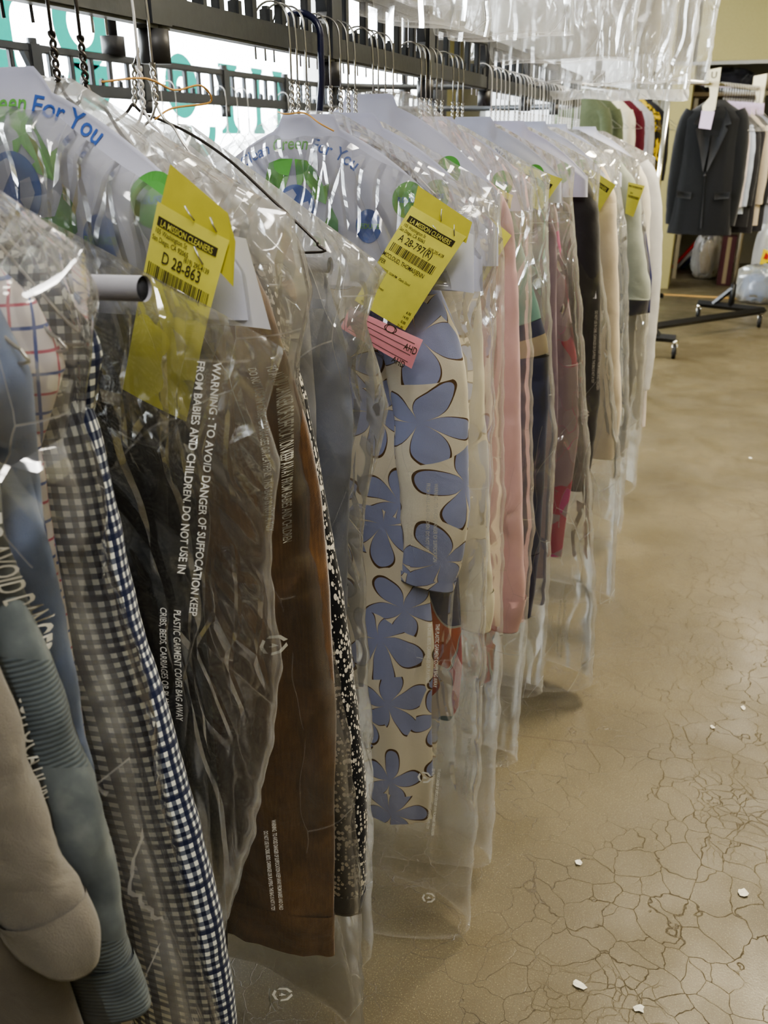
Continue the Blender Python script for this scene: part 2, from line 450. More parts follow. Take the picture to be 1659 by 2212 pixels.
# ------------------------------------------------------------------ envelopes (plastic bags, paper covers)
class Env:
    """two sheets joined along the shoulders and sides. ztop(dx): shoulder height; xr/xl: side edges [(z, x)]; yc: [(z, y)]; th: [(z, half depth)]"""
    def __init__(s, xc, ztop, xr, xl, zb, yc, th, nu=70, nv=150, amp=.006, seed=1, edge=.006, zbf=None, topfade=.10):
        s.xc, s.ztop = xc, ztop
        s.fr, s.fl = keyf(xr), keyf(xl)
        zc_r = max(k[0] for k in xr)
        ht = (s.fr(zc_r) - xc); hl = (xc - s.fl(max(k[0] for k in xl)))
        sg = np.linspace(-1, 1, nu); tg = np.linspace(0, 1, nv) ** 1.15
        xt = np.where(sg >= 0, xc + sg * ht, xc + sg * hl)
        zt = ztop(xt - xc)
        zbot = zb + (np.zeros_like(xt) if zbf is None else zbf(xt))
        Z = zt[None] + (zbot - zt)[None] * tg[:, None]
        wob = edge * ss(tg, .04, .2)[:, None]
        half = np.where(sg[None] >= 0, s.fr(Z) - xc, xc - s.fl(Z))
        X = xc + sg[None] * half
        ez = np.abs(gn(Z * 9, np.zeros_like(Z) + seed, seed + 21)) + .6 * np.abs(gn(Z * 23, np.zeros_like(Z), seed + 22))
        X = X + sg[None] ** 3 * wob * (ez - .3)
        shp = np.sqrt(np.clip(1 - np.abs(sg) ** 2.6, 0, 1))[None] * (.12 + .88 * ss(tg, 0, topfade))[:, None] * (1 - .0 * tg[:, None])
        shp[:, 0] = shp[:, -1] = 0; shp[0, :] = 0
        wf = (ss(1 - np.abs(sg), 0, .12))[None] * ss(tg, 0, .035)[:, None]
        yc_, th_ = keyf(yc)(Z), keyf(th)(Z)
        def cr(q):
            u, v = X, Z
            wv = .25 * gn(u * 4, v * 3, seed + q)
            a = np.abs(gn(u * 7 + wv, v * 4 + q, seed + q)); b = np.abs(gn(u * 15 - v * 6, v * 7 + wv + q, seed + q + 1))
            c = np.abs(gn(u * 13 + wv, v * 1.3, seed + q + 2))
            d = np.abs(gn((u + v) * 19, (u - v) * 6, seed + q + 3))
            top = np.exp(-((tg[:, None] - .12) / .16) ** 2)
            low = 1 - .55 * ss(tg, .2, .5)[:, None]
            return (1.0 * a + .55 * b) * low + .8 * c * ss(tg, .15, .4)[:, None] + (.2 * low + .55 * top) * d - .8
        s.YF = yc_ - th_ * shp - amp * wf * cr(0)
        YB = yc_ + th_ * shp + amp * wf * cr(40)
        s.sg, s.tg, s.zt, s.zbot = sg, tg, zt, zbot
        Vf = np.stack([X, s.YF, Z], -1); Vb = np.stack([X, YB, Z], -1)[:, ::-1]
        V = np.concatenate([Vf, Vb[:, 1:]], 1)
        V[:, -1] = V[:, 0]
        n2 = V.shape[1]
        uv = np.stack([X, Z], -1); ub = uv[:, ::-1].copy(); ub[..., 0] += 3.3
        U = np.concatenate([uv, ub[:, 1:]], 1)
        s.geo = (V.reshape(-1, 3), gridF(nv, n2), U.reshape(-1, 2))
        nf = gridF(nv, nu)
        rim = np.maximum(np.exp(-(1 - np.abs(sg)) / .007)[None] * ss(tg, .02, .1)[:, None], np.exp(-(1 - tg) / .004)[:, None]); rb = rim[:, ::-1]
        s.rim = np.concatenate([rim, rb[:, 1:]], 1).ravel()
        s.front_geo = (Vf.reshape(-1, 3), nf, uv.reshape(-1, 2))
    def y(s, x, z):
        """height of the front sheet under a point"""
        x = np.asarray(x, float); z = np.asarray(z, float)
        half = np.where(x >= s.xc, s.fr(z) - s.xc, s.xc - s.fl(z))
        q = np.clip((x - s.xc) / np.maximum(half, 1e-4), -1, 1)
        zt = np.interp(q, s.sg, s.zt); zb = np.interp(q, s.sg, s.zbot)
        t = np.clip((zt - z) / np.maximum(zt - zb, 1e-4), 0, 1)
        fi = np.interp(q, s.sg, np.arange(len(s.sg))); fj = np.interp(t, s.tg, np.arange(len(s.tg)))
        i0 = np.clip(fi.astype(int), 0, len(s.sg) - 2); j0 = np.clip(fj.astype(int), 0, len(s.tg) - 2)
        a = fi - i0; b = fj - j0; Y = s.YF
        return (Y[j0, i0] * (1 - a) + Y[j0, i0 + 1] * a) * (1 - b) + (Y[j0 + 1, i0] * (1 - a) + Y[j0 + 1, i0 + 1] * a) * b

def rim_attr(o, env):
    a = o.data.attributes.new('rim', 'FLOAT', 'POINT'); a.data.foreach_set('value', env.rim.astype(np.float32))

def on_env(env, V2, off=.0015):
    V2 = np.asarray(V2, float)
    return np.stack([V2[:, 0], env.y(V2[:, 0], V2[:, 1]) - off, V2[:, 1]], -1)

def bag_top(zn, slope=.52, flat=.05):
    return lambda d: zn - slope * np.maximum(np.abs(d) - flat, 0) - .004 * ss(np.abs(d), 0, flat)

def warning(env, x0, z0, size, lines, slant=0.0, sx=.8, gap=1.45, bold=.0):
    """white lettering running down the film"""
    out = []
    for i, ln in enumerate(lines):
        V, F, w = text2d(ln, size, bold, sx)
        x = x0 - i * size * gap + V[:, 1]; z = z0 - V[:, 0]; x = x + slant * (z0 - z)
        out.append((on_env(env, np.stack([x, z], -1)), F))
    return join(*out)

def recycle_mark(env, x, z, r):
    """little triangle of three arrows with a 4"""
    out = []
    for k in range(3):
        a0 = k * 2 * PI / 3 + .3
        p = [(x + r * math.cos(a), z + r * math.sin(a)) for a in (a0, a0 + .75, a0 + 1.5)]
        q = [(x + r * .72 * math.cos(a), z + r * .72 * math.sin(a)) for a in (a0, a0 + .75, a0 + 1.5)]
        tip = (x + r * .86 * math.cos(a0 + 1.85), z + r * .86 * math.sin(a0 + 1.85))
        out.append((on_env(env, p + q + [tip]), [[0, 1, 4, 3], [1, 2, 5, 4], [2, 6, 5]]))
    V, F, w = text2d('4', r * .9, .01)
    out.append((on_env(env, np.stack([x - r * .3 + V[:, 1], z + w / 2 - V[:, 0]], -1)), F))
    return join(*out)

# ================================================================== materials
M = {}
M['film'] = film_mat('clear_polythene', .032)
M['film_clear'] = film_mat('clear_polythene_slack', .016, .12, bs=.6, gl=.5)
M['film_glow'] = film_mat('clear_polythene_glow', .05, .2, hup=3.6, tw=.7)  # extra haze and translucency stand in for the window's white backlight
M['film_mid'] = film_mat('clear_polythene_taut', .022, .12, bs=.9, gl=.45)
M['film_far'] = film_mat('clear_polythene_hazy', .048)
M['film_top'] = film_mat('clear_polythene_thick', .13, .25, bs=.85, m0=.52)
M['print'] = plain('white_ink', sr(225, 225, 222), .6)
M['print_soft'] = plain('grey_white_ink', sr(170, 168, 160), .6)
M['gingham'] = gingham_mat(); M['grid'] = grid_mat(); M['tweed'] = tweed_mat(); M['velvet'] = velvet_mat()
M['denim'] = rib_denim_mat()
M['floral'] = petal_mat('blue_petal_cloth', sr(222, 215, 198), sr(150, 158, 194), sr(92, 66, 34))
M['orange'] = blotch_mat('bold_bloom_cloth', [sr(70, 22, 26), sr(188, 82, 34), sr(214, 206, 196), sr(30, 84, 96), sr(222, 214, 206), sr(34, 44, 92), sr(190, 96, 108)], 11)
M['pinkfloral'] = blotch_mat('mauve_bloom_cloth', [sr(146, 122, 132), sr(150, 128, 138), sr(190, 50, 128), sr(158, 138, 146), sr(150, 128, 138), sr(172, 60, 90), sr(148, 124, 134)], 24)
M['beige'] = fabric('beige_wool', sr(124, 119, 110), sr(98, 93, 86), nscale=26, strength=.6)
M['beige_shade'] = fabric('shaded_beige_wool', sr(96, 90, 80), sr(80, 74, 66))  # darker beige for the near jacket's torso, its shade put into the colour
M['lightblue'] = fabric('pale_blue_cotton', sr(132, 150, 186), sr(112, 130, 168))
M['skyblue'] = fabric('sky_cotton', sr(146, 152, 168), sr(134, 140, 158))
M['white'] = fabric('white_cotton', sr(212, 212, 214), sr(196, 196, 202), trans=.25)
M['charcoal'] = fabric('charcoal_wool', sr(44, 42, 44), sr(34, 33, 36))
M['cream'] = fabric('cream_cotton', sr(234, 226, 204), sr(222, 214, 190))
M['pink'] = fabric('dusty_pink_cotton', sr(226, 186, 188), sr(214, 174, 178))
M['mint'] = fabric('mint_jersey', sr(126, 170, 158), sr(112, 156, 146))
M['navy'] = fabric('navy_jersey', sr(52, 62, 96), sr(44, 52, 84))
M['tan'] = fabric('tan_band', sr(176, 162, 136))
M['mauve'] = fabric('mauve_crepe', sr(150, 128, 140), sr(132, 112, 126))
M['black'] = fabric('black_nylon', sr(40, 40, 44), sr(30, 30, 34), rough=.6)
M['stone'] = fabric('stone_cotton', sr(196, 184, 166), sr(182, 170, 152))
M['bluestripe'] = stripe_mat('blue_striped_cotton', sr(188, 194, 206), [(.5, .8, sr(104, 124, 164))], .008)
M['greytee'] = fabric('grey_green_jersey', sr(150, 156, 148), sr(136, 142, 136))
M['offwhite'] = fabric('off_white_cotton', sr(206, 202, 192), sr(192, 188, 178))
M['deepblue'] = fabric('deep_blue_cotton', sr(36, 42, 96), sr(28, 34, 80))
M['paper'] = fabric('white_cover_paper', sr(206, 209, 228), sr(198, 201, 222), rough=.7, sheen=0, nscale=6, strength=.12, trans=.3)
M['yellow'] = plain('yellow_ticket_paper', sr(212, 208, 96), .75)
M['yellow_dk'] = plain('yellow_ticket_stub', sr(196, 190, 72), .75)
M['slip'] = plain('pink_slip_paper', sr(226, 150, 160), .75)
M['ink'] = plain('ticket_ink', sr(52, 46, 26), .8)
M['green'] = plain('print_green', sr(92, 158, 74), .7)
M['green_dk'] = plain('print_dark_green', sr(70, 140, 60), .7)
M['blue'] = plain('print_blue', sr(52, 88, 164), .7)
M['rail'] = plain('grey_cast_metal', sr(84, 87, 92), .42, .55, bump=.2, bscale=90)
M['rail_dk'] = plain('dark_grey_metal', sr(58, 58, 60), .5, .4)
M['wire'] = plain('galvanised_wire', sr(172, 170, 166), .3, .85)
M['wire_dk'] = plain('dark_wire', sr(70, 66, 64), .35, .8)
M['wire_white'] = plain('white_coated_wire', sr(216, 216, 218), .35, .1)
M['navyplastic'] = plain('navy_plastic', sr(26, 30, 62), .3)
M['tube'] = plain('grey_cardboard', sr(150, 150, 158), .9)
M['dark'] = plain('hollow_shade', sr(40, 42, 52), .9)
M['chrome'] = plain('chrome', sr(214, 210, 200), .14, 1.0)
M['blacksteel'] = plain('black_painted_steel', sr(24, 24, 26), .4)
M['rubber'] = plain('black_rubber', sr(26, 26, 28), .7)
M['suit'] = fabric('charcoal_suiting', sr(20, 21, 24), sr(15, 16, 19), rough=.9, strength=.25)
M['ivory'] = plain('ivory_plastic', sr(232, 226, 200), .4)
M['lavender'] = plain('lavender_paper', sr(214, 196, 226), .8)
M['redstripe'] = stripe_mat('red_striped_cotton', sr(214, 206, 204), [(.35, .5, sr(150, 70, 84)), (.75, .85, sr(120, 118, 130))], .02)
M['olive'] = fabric('olive_wool', sr(92, 100, 76), sr(76, 84, 62))
M['burgundy'] = fabric('burgundy_wool', sr(98, 26, 40), sr(80, 20, 34))
M['yellowprint'] = blotch_mat('yellow_black_print', [sr(206, 176, 40), sr(40, 36, 26), sr(214, 186, 60), sr(90, 76, 30)], 40)
M['wall'] = plain('cream_wall_paint', sr(158, 148, 100), .85, bump=.05)
M['wall_grey'] = plain('grey_wall_paint', sr(150, 146, 132), .85, bump=.05)
M['ceil'] = plain('ceiling_paint', sr(190, 188, 178), .9)
M['teal'] = plain('teal_window_paint', (.0, .085, .065), .8, spec=.1)
M['alum'] = plain('aluminium', sr(150, 150, 148), .4, .8)
M['wood'] = plain('pale_wood', sr(196, 156, 92), .6)
M['shelf'] = plain('shelf_board', sr(120, 108, 84), .7)
M['burgbox'] = plain('burgundy_card', sr(66, 22, 26), .7)
M['redbox'] = plain('red_brown_card', sr(140, 72, 44), .8)
M['duffel'] = fabric('dark_duffel_cloth', sr(58, 58, 68), sr(40, 40, 48))
M['tancloth'] = fabric('tan_roll_cloth', sr(150, 136, 110), sr(128, 114, 90))
M['bagwhite'] = film_mat('white_carrier_film', .32)
M['bagblue'] = film_mat('bluish_carrier_film', .3, .4, (.85, .92, 1))
M['yblabel'] = plain('bright_yellow_label', sr(230, 204, 20), .6)
M['blacklabel'] = plain('black_label_ink', sr(30, 26, 20), .7)
M['red'] = plain('red_ink', sr(180, 40, 34), .7)
M['scrap'] = plain('white_paper_scrap', sr(226, 222, 210), .8)
M['band'] = plain('tan_rubber_band', sr(196, 150, 84), .6)

def glass_mat():
    t = NT('window_glass')
    tr = t.n('BsdfTransparent', {0: (.97, .98, .98, 1)}).outputs[0]; gl = t.n('BsdfGlossy', {'Roughness': .02}).outputs[0]
    f = t.math('MULTIPLY', t.n('LayerWeight', {'Blend': .2}).outputs['Fresnel'], .6)
    return t.surf(t.n('MixShader', {0: f, 1: tr, 2: gl}).outputs[0])
M['glass'] = glass_mat()

def floor_mat():
    t = NT('cracked_concrete'); p = t.coord('Object')
    nz = t.n('TexNoise', {0: p, 'Scale': 3.5, 'Detail': 4}).outputs[1]
    q = t.n('VectorMath', {0: p, 1: t.n('VectorMath', {0: nz, 3: .22}, operation='SCALE').outputs[0]}, operation='ADD').outputs[0]
    nz2 = t.n('TexNoise', {0: p, 'Scale': 40, 'Detail': 3}).outputs[1]
    q = t.n('VectorMath', {0: q, 1: t.n('VectorMath', {0: nz2, 3: .016}, operation='SCALE').outputs[0]}, operation='ADD').outputs[0]
    big = t.n('TexVoronoi', {0: q, 'Scale': 15}, feature='DISTANCE_TO_EDGE').outputs[0]
    sml = t.n('TexVoronoi', {0: q, 'Scale': 26}, feature='DISTANCE_TO_EDGE').outputs[0]
    m = t.n('TexNoise', {0: p, 'Scale': 1.6, 'Detail': 3}).outputs[0]
    m2 = t.n('TexNoise', {0: p, 'Scale': 5, 'Detail': 2}).outputs[0]
    c1 = t.math('MULTIPLY', t.math('SUBTRACT', 1, t.math('DIVIDE', big, .015), clamp=True), t.ramp(m2, [(.36, 0.1), (.5, 1)]))
    c2 = t.math('MULTIPLY', t.math('SUBTRACT', 1, t.math('DIVIDE', sml, .03), clamp=True), t.ramp(m, [(.5, 0.0), (.6, .6)]))
    cr = t.math('MAXIMUM', c1, c2)
    base = t.ramp(t.n('TexNoise', {0: p, 'Scale': 2.2, 'Detail': 6}).outputs[0], [(.3, sr(76, 69, 51)), (.5, sr(90, 82, 61)), (.7, sr(103, 94, 71))])
    sp = t.n('TexNoise', {0: p, 'Scale': 260, 'Detail': 3}).outputs[0]
    base = t.mix(t.ramp(sp, [(.42, .55), (.58, 0)]), base, sr(84, 72, 50))
    sp2 = t.n('TexNoise', {0: p, 'Scale': 420, 'Detail': 2}).outputs[0]
    base = t.mix(t.ramp(sp2, [(.6, 0), (.7, .5)]), base, sr(176, 162, 124))
    col = t.mix(t.math('MULTIPLY', cr, .72), base, sr(58, 48, 34))
    # one straight saw cut across the aisle
    xyz = t.n('SeparateXYZ', {0: p})
    cut = t.math('LESS_THAN', t.math('ABSOLUTE', t.math('SUBTRACT', t.math('SUBTRACT', xyz.outputs[1], t.math('MULTIPLY', xyz.outputs[0], .16)), 1.90)), .0022)
    col = t.mix(t.math('MULTIPLY', cut, .5), col, sr(70, 58, 42))
    h = t.math('SUBTRACT', t.math('MULTIPLY', sp, .25), t.math('MULTIPLY', cr, 1.0))
    bp = t.n('Bump', {'Strength': .35, 'Distance': .004, 'Height': h}).outputs[0]
    rg = t.ramp(t.n('TexNoise', {0: p, 'Scale': 6, 'Detail': 3}).outputs[0], [(.3, .34), (.7, .55)])
    return t.surf(t.principled(col, rg, 0, 0, .45, bp))
M['floor'] = floor_mat()

# ================================================================== the room
def struct(name, VF, mat, smooth=False, parent=None):
    o = link(name, VF[0], VF[1], mat, parent, (0, 0, 0), None, smooth)
    if parent is None: o['kind'] = 'structure'
    return o

X0, X1, Y0, Y1, ZC = -3.0, 3.2, -3.0, 12.0, 2.95
struct('floor', box(X0 - .2, X1 + .2, Y0 - .2, Y1 + .2, -.1, 0), M['floor'])
struct('ceiling', box(X0 - .2, X1 + .2, Y0 - .2, Y1 + .2, ZC, ZC + .1), M['ceil'])
struct('wall_right', box(X1, X1 + .15, Y0, Y1, 0, ZC), M['wall'])
struct('wall_front', box(X0, X1, Y0 - .15, Y0, 0, ZC), M['wall'])
struct('wall_back', box(X0, X1, Y1, Y1 + .15, 0, ZC), M['wall_grey'])
# shop-front side: low wall, head, and the glazing between
struct('wall_left', join(box(X0 - .15, X0, Y0, Y1, 0, 1.05), box(X0 - .15, X0, Y0, Y1, 2.6, ZC), box(X0 - .15, X0, Y0, .6, 1.05, 2.6), box(X0 - .15, X0, 9.4, Y1, 1.05, 2.6)), M['wall'])
w1 = struct('window_1', box(X0 - .09, X0 - .08, .6, 9.4, 1.05, 2.6), M['glass'])
fr = [box(X0 - .13, X0 - .03, .6, 9.4, 1.05, 1.11), box(X0 - .13, X0 - .03, .6, 9.4, 2.54, 2.6)]
for y in (.6, 2.75, 6.6, 9.34): fr.append(box(X0 - .13, X0 - .03, y, y + .06, 1.05, 2.6))
struct('window_frame', join(*fr), M['alum'], parent=w1)

def flat_ring(cy, cz, r0, r1, a0=0, a1=2 * PI, n=40, x=X0 - .07):
    a = np.linspace(a0, a1, n)
    V = [(x, cy + r * math.cos(q), cz + r * math.sin(q)) for r in (r0, r1) for q in a]
    return V, [[i, i + 1, n + i + 1, n + i] for i in range(n - 1)]
def flat_poly(pts, x=X0 - .07):
    return [(x, p[0], p[1]) for p in pts], [list(range(len(pts)))]
def serif_stem(cy, zb, h, w=.07, s=.14):
    """upright letter stem with flared feet"""
    L = []
    for k in range(7):
        q = k / 6; L.append((cy - w / 2 - (s - w) / 2 * (1 - q) ** 3, zb + .02 + .09 * q))
    L2 = [(cy - w / 2 - (s - w) / 2 * (q / 6) ** 3, zb + h - .11 + .09 * q / 6) for q in range(7)]
    left = [(cy - s / 2, zb)] + L + L2 + [(cy - s / 2, zb + h)]
    right = [(2 * cy - p[0], p[1]) for p in left[::-1]]
    return left + right
for k, geo in enumerate([
        join(flat_ring(3.98, 1.93, .10, .205), flat_poly([(3.86, 1.76), (4.16, 1.76), (4.2, 1.68), (4.1, 1.55), (3.92, 1.55), (3.83, 1.68)])),
        flat_poly(serif_stem(3.44, 1.66, .34, .12, .2)),
        flat_ring(4.83, 1.70, .05, .17), flat_poly(serif_stem(5.37, 1.45, .4, .09, .24)),
        flat_poly(serif_stem(5.75, 1.45, .4, .07, .16)), flat_ring(5.0, 1.49, .10, .18, PI, 2 * PI), flat_poly(serif_stem(6.05, 1.45, .4, .07, .16))]):
    struct('window_lettering', geo, M['teal'], parent=w1)

# storage alcove at the end: dropped front, pier, boards
struct('wall_soffit', box(-.70, X1, 9.6, 9.8, 2.075, ZC), M['wall'])
struct('trim_1', box(-.70, X1, 9.585, 9.6, 2.055, 2.085), M['alum'])
struct('wall_pier', box(-.72, -.49, 9.6, 9.95, 0, ZC), M['wall'])
struct('wall_partition', box(X0, -.72, 10.4, 10.55, 0, ZC), M['wall_grey'])
struct('trim_2', box(-.52, X1, 9.17, 9.215, 0, .008), M['wood'])
w2 = struct('window_2', box(-2.7, -1.15, 10.385, 10.39, 1.15, 2.2), M['glass'])
lt = NT('glowing_blind'); lit = lt.surf(lt.n('Emission', {0: (.95, .98, 1, 1), 1: 1.6}).outputs[0])  # blind emits by itself, standing in for daylight behind it
struct('window_blind', box(-2.7, -1.15, 10.392, 10.398, 1.15, 2.2), lit, parent=w2)
struct('window_frame', join(box(-2.76, -2.7, 10.36, 10.4, 1.09, 2.26), box(-1.15, -1.09, 10.36, 10.4, 1.09, 2.26), box(-2.76, -1.09, 10.36, 10.4, 2.2, 2.26), box(-2.76, -1.09, 10.36, 10.4, 1.09, 1.15), box(-1.95, -1.91, 10.36, 10.4, 1.15, 2.2)), M['alum'], parent=w2)
struct('column', cyl((-1.735, 5.5, 0), .062, ZC, n=28), M['rail_dk'], True)

# ================================================================== conveyor
RX, RZ = -.63, 1.55
PL = .487
def panel_geo(n_slat=5):
    """one cast panel: lower bar, upper bar, tall slats with short pegs between"""
    g = [box(-.011, .011, 0, PL, -.015, .017, .003), box(-.009, .009, 0, PL, .082, .102, .003)]
    step = (PL - .06) / n_slat
    for k in range(n_slat):
        y = .06 + step * k
        g.append(box(-.006, .006, y - .008, y + .008, .0, .09, .002))
    return join(*g)
def peg_geo(n_slat=5):
    step = (PL - .06) / n_slat
    return join(*[box(-.008, .008, .06 + step * (k + .5) - .008, .06 + step * (k + .5) + .008, .012, .036, .004) for k in range(n_slat)])
def post_geo():
    tri = (np.array([(-.008, -.045, .017), (-.008, -.02, .06), (-.008, -.02, .017), (.008, -.045, .017), (.008, -.02, .06), (.008, -.02, .017)]), [[0, 1, 2], [5, 4, 3], [0, 3, 4, 1], [1, 4, 5, 2], [0, 2, 5, 3]])
    tri2 = (tri[0] * [1, 1, -1] + [0, 0, .1], [f[::-1] for f in tri[1]])
    return join(box(-.014, .014, -.024, .022, -.018, .104, .004), tri, tri2, cyl((0, 0, .1), .013, .016, 2, 16))
conv = Thing('garment_conveyor', 'long grey metal slatted hanger rail of a garment conveyor, running past the storefront window', 'conveyor', (RX, .0, RZ))
def panels(x, y0, n, z, proto=None):
    for k in range(n):
        if proto is None:
            p = link('rail_panel', *join(panel_geo(), peg_geo()), M['rail'], conv.o, (0, 0, 0), None, False)
            q2 = link('link_post', *post_geo(), M['rail'], p, (0, 0, 0), None, False)
            q3 = link('link_bolt', *join(cyl((0, 0, -.052), .017, .034, 2, 20), cyl((0, 0, -.02), .011, .01, 2, 16)), M['rail_dk'], p)
            proto = p
        else: p = copy_tree(proto, conv.o)
        p.location = (x - RX, y0 + PL * k, z - RZ)
    return proto
pr = panels(RX, .455 - PL, 8, RZ)
panels(-1.76, 1.1, 9, RZ - .005, pr)
# far turn of the loop
tz = []
for zz in (0.0, .092):
    a = np.linspace(0, PI, 24)
    cx = (RX - 1.76) / 2; rr = (RX + 1.76) / 2
    tz.append(wire([(cx + rr * math.cos(q), .455 - PL + 8 * PL + .45 * math.sin(q) * rr / .565, RZ + zz) for q in a], .012, 8))
for q in np.linspace(.1, PI - .1, 14):
    x = cx + rr * math.cos(q); y = .455 - PL + 8 * PL + .45 * math.sin(q) * rr / .565
    tz.append(wire([(x, y, RZ), (x, y, RZ + .09)], .006, 6))
conv.part('end_curve', join(*tz), M['rail'])
conv.part('upper_rail', join(box(RX - .02, RX + .02, -.4, 4.4, 2.72, 2.78, .004), box(-1.78, -1.74, -.4, 4.4, 2.72, 2.78, .004)), M['rail'])
for y in (-.35, 4.3):
    conv.part('drop_rod', cyl((RX - .0, y, 2.75), .012, .2), M['rail_dk'])
conv.part('bracket_rod', join(cyl((-1.76, 2.42, 1.66), .016, 1.1), cyl((-1.76, 2.42, 1.645), .034, .05)), M['rail_dk'])
conv.part('bracket_rod', join(cyl((-1.76, 5.0, 1.66), .016, 1.1), cyl((-1.76, 5.0, 1.645), .034, .05)), M['rail_dk'])
conv.part('bracket_rod', join(cyl((RX, 4.35, 1.66), .016, 1.1), cyl((RX, 4.35, 1.645), .034, .05)), M['rail_dk'])

# ================================================================== hangers
def hanger_geo(drop=.115, hw=.165, r=.0013, zr=0.0):
    """wire hanger in its own coordinates: origin = under the neck twist at x=0, hook over a bar at x=-.03"""
    h = drop
    a = np.linspace(PI * 1.06, -.02, 14)
    hook = [(-.052, 0, h - .045), (-.0525, 0, h - .02)] + [(-.027 + .0255 * math.cos(q), 0, h + .0255 * math.sin(q)) for q in a] + [(0, 0, h - .03), (0, 0, .035)]
    tw = []
    for ph in (0, PI):
        tw.append(wire([(.0022 * math.cos(q + ph), .0022 * math.sin(q + ph), .042 - .04 * i / 30) for i, q in enumerate(np.linspace(0, 5 * PI, 31))], r, 5))
    sh = wire(smooth_pts([(0, 0, .002), (.008, 0, -.012), (0.02, 0, -.022), (.045, 0, -.055), (hw - .02, 0, -.150), (hw, 0, -.165), (hw - .012, 0, -.174), (0, 0, -.174),
                          (-hw + .012, 0, -.174), (-hw, 0, -.165), (-hw + .02, 0, -.150), (-.045, 0, -.055), (-.02, 0, -.022), (-.008, 0, -.012), (0, 0, .002)], 5), r, 6)
    return wire(hook, r, 6), join(*tw), sh
def make_hanger(mat, label, group=None, drop=.115, r=.0013, name='wire_hanger'):
    t = Thing(name, label, 'hanger', (0, 0, 0), (0, 0, 0), 0, group)
    hk, tw, sh = hanger_geo(drop, r=r)
    t.part('hook', hk, mat); t.part('twisted_neck', tw, mat); t.part('shoulder_wire', sh, mat)
    return t.o
HX = RX + .03
def hang(proto, first, Y, label, group=None, drop=.115, rot=0, x=HX):
    o = proto if first else copy_tree(proto)
    o.location = (x, Y, RZ + .0185 - drop - .001); o.rotation_euler = (0, rot, rnd.uniform(-.12, .12))
    o['label'] = label
    if group: o['group'] = group
    return o
HN = {}
def hanger(kind, Y, label, group=None, rot=0.0):
    first = kind not in HN
    if first:
        spec = {'steel': (M['wire'], .115, .0014), 'dark': (M['wire_dk'], .10, .0018), 'white': (M['wire_white'], .12, .0015), 'bare': (M['wire'], .125, .0017)}[kind]
        HN[kind] = (make_hanger(spec[0], label, group, spec[1], spec[2]), spec[1])
    return hang(HN[kind][0], first, Y, label, group, HN[kind][1], rot)

hanger('dark', .735, 'dark wire hanger under the nearest printed paper shoulder cover')
hanger('dark', .775, 'dark wire hanger just behind the nearest printed shoulder cover, holding the brown coat')
g = 'wire hangers of the front bundle'
for y in (.37, .42, .46, .495, .535): hanger('steel', y, 'grey wire hanger inside the nearest crumpled garment bag', g)
hanger('white', .865, 'thick twisted white-coated hanger hook holding the black and white tweed')
t = Thing('wire_hanger', 'bare bent wire hanger showing its shoulder line through film beside the second ticket', 'hanger', (-.678, .955, 1.453))
a = np.linspace(PI * 1.06, 0, 12)
t.part('hook', wire([(-.665 + .0255 * math.cos(q), .955, 1.568 + .0255 * math.sin(q)) for q in a] + [(-.645, .955, 1.54), (-.668, .955, 1.50)], .0016, 6), M['wire'])
t.part('twisted_neck', join(*[wire([(-.668 - .006 * i / 30 + .0022 * math.cos(q + ph), .955 + .0022 * math.sin(q + ph), 1.50 - .045 * i / 30) for i, q in enumerate(np.linspace(0, 5 * PI, 31))], .0014, 5) for ph in (0, PI)]), M['wire'])
t.part('shoulder_wire', wire(smooth_pts([(-.676, .955, 1.458), (-.662, .955, 1.447), (-.641, .955, 1.441), (-.60, .955, 1.425), (-.551, .955, 1.397), (-.494, .955, 1.352), (-.452, .955, 1.318), (-.442, .955, 1.307), (-.455, .955, 1.298), (-.70, .955, 1.296), (-.91, .955, 1.298), (-.92, .955, 1.31), (-.80, .955, 1.40), (-.70, .955, 1.441), (-.676, .955, 1.458)], 5), .0017, 6), M['wire_dk'])
hanger('steel', .89, 'thin twisted wire hanger tied with a loose rubber band')
g = 'three wire hangers beside the navy plastic hook'
for y in (1.225, 1.245, 1.275): hanger('steel', y, 'one of three grey wire hangers clustered beside the navy plastic hook', g)
t = Thing('plastic_hanger', 'navy blue plastic hanger with a thick curved hook above the full printed shoulder cover', 'hanger', (HX, 1.31, 1.44))
a = np.linspace(PI * 1.0, 0, 12)
t.part('hook', wire([(HX - .06, 1.31, 1.545)] + [(HX - .026 + .034 * math.cos(q), 1.31, 1.558 + .03 * math.sin(q)) for q in a] + [(HX + .008, 1.31, 1.5), (HX, 1.31, 1.43)], .005, 10), M['navyplastic'])
t.part('shoulder_bar', wire(smooth_pts([(HX - .2, 1.31, 1.33), (HX - .12, 1.31, 1.39), (HX, 1.31, 1.43), (HX + .12, 1.31, 1.39), (HX + .19, 1.31, 1.335)], 6), .007, 10), M['navyplastic'])
for ys, lb, g in (((1.36, 1.4, 1.43, 1.46), 'grey wire hanger in the cluster just past the navy plastic hook', 'wire hangers past the navy hook'),
                  ((1.54, 1.565, 1.6, 1.64), 'grey wire hanger in the bunch above the pink shirt', 'wire hangers above the pink shirt'),
                  ((1.80, 1.83, 1.86, 1.9, 1.94, 2.02, 2.06, 2.1), 'grey wire hanger in the run midway along the rail', 'wire hangers midway along the rail')):
    for y in ys: hanger('steel', y, lb, g)
for k in range(30):
    hanger('white', 2.36 + k * .048 + (.03 if k % 7 > 4 else 0), 'pale wire hanger crowded with others at the far end of the rail', 'pale wire hangers at the far end of the rail')
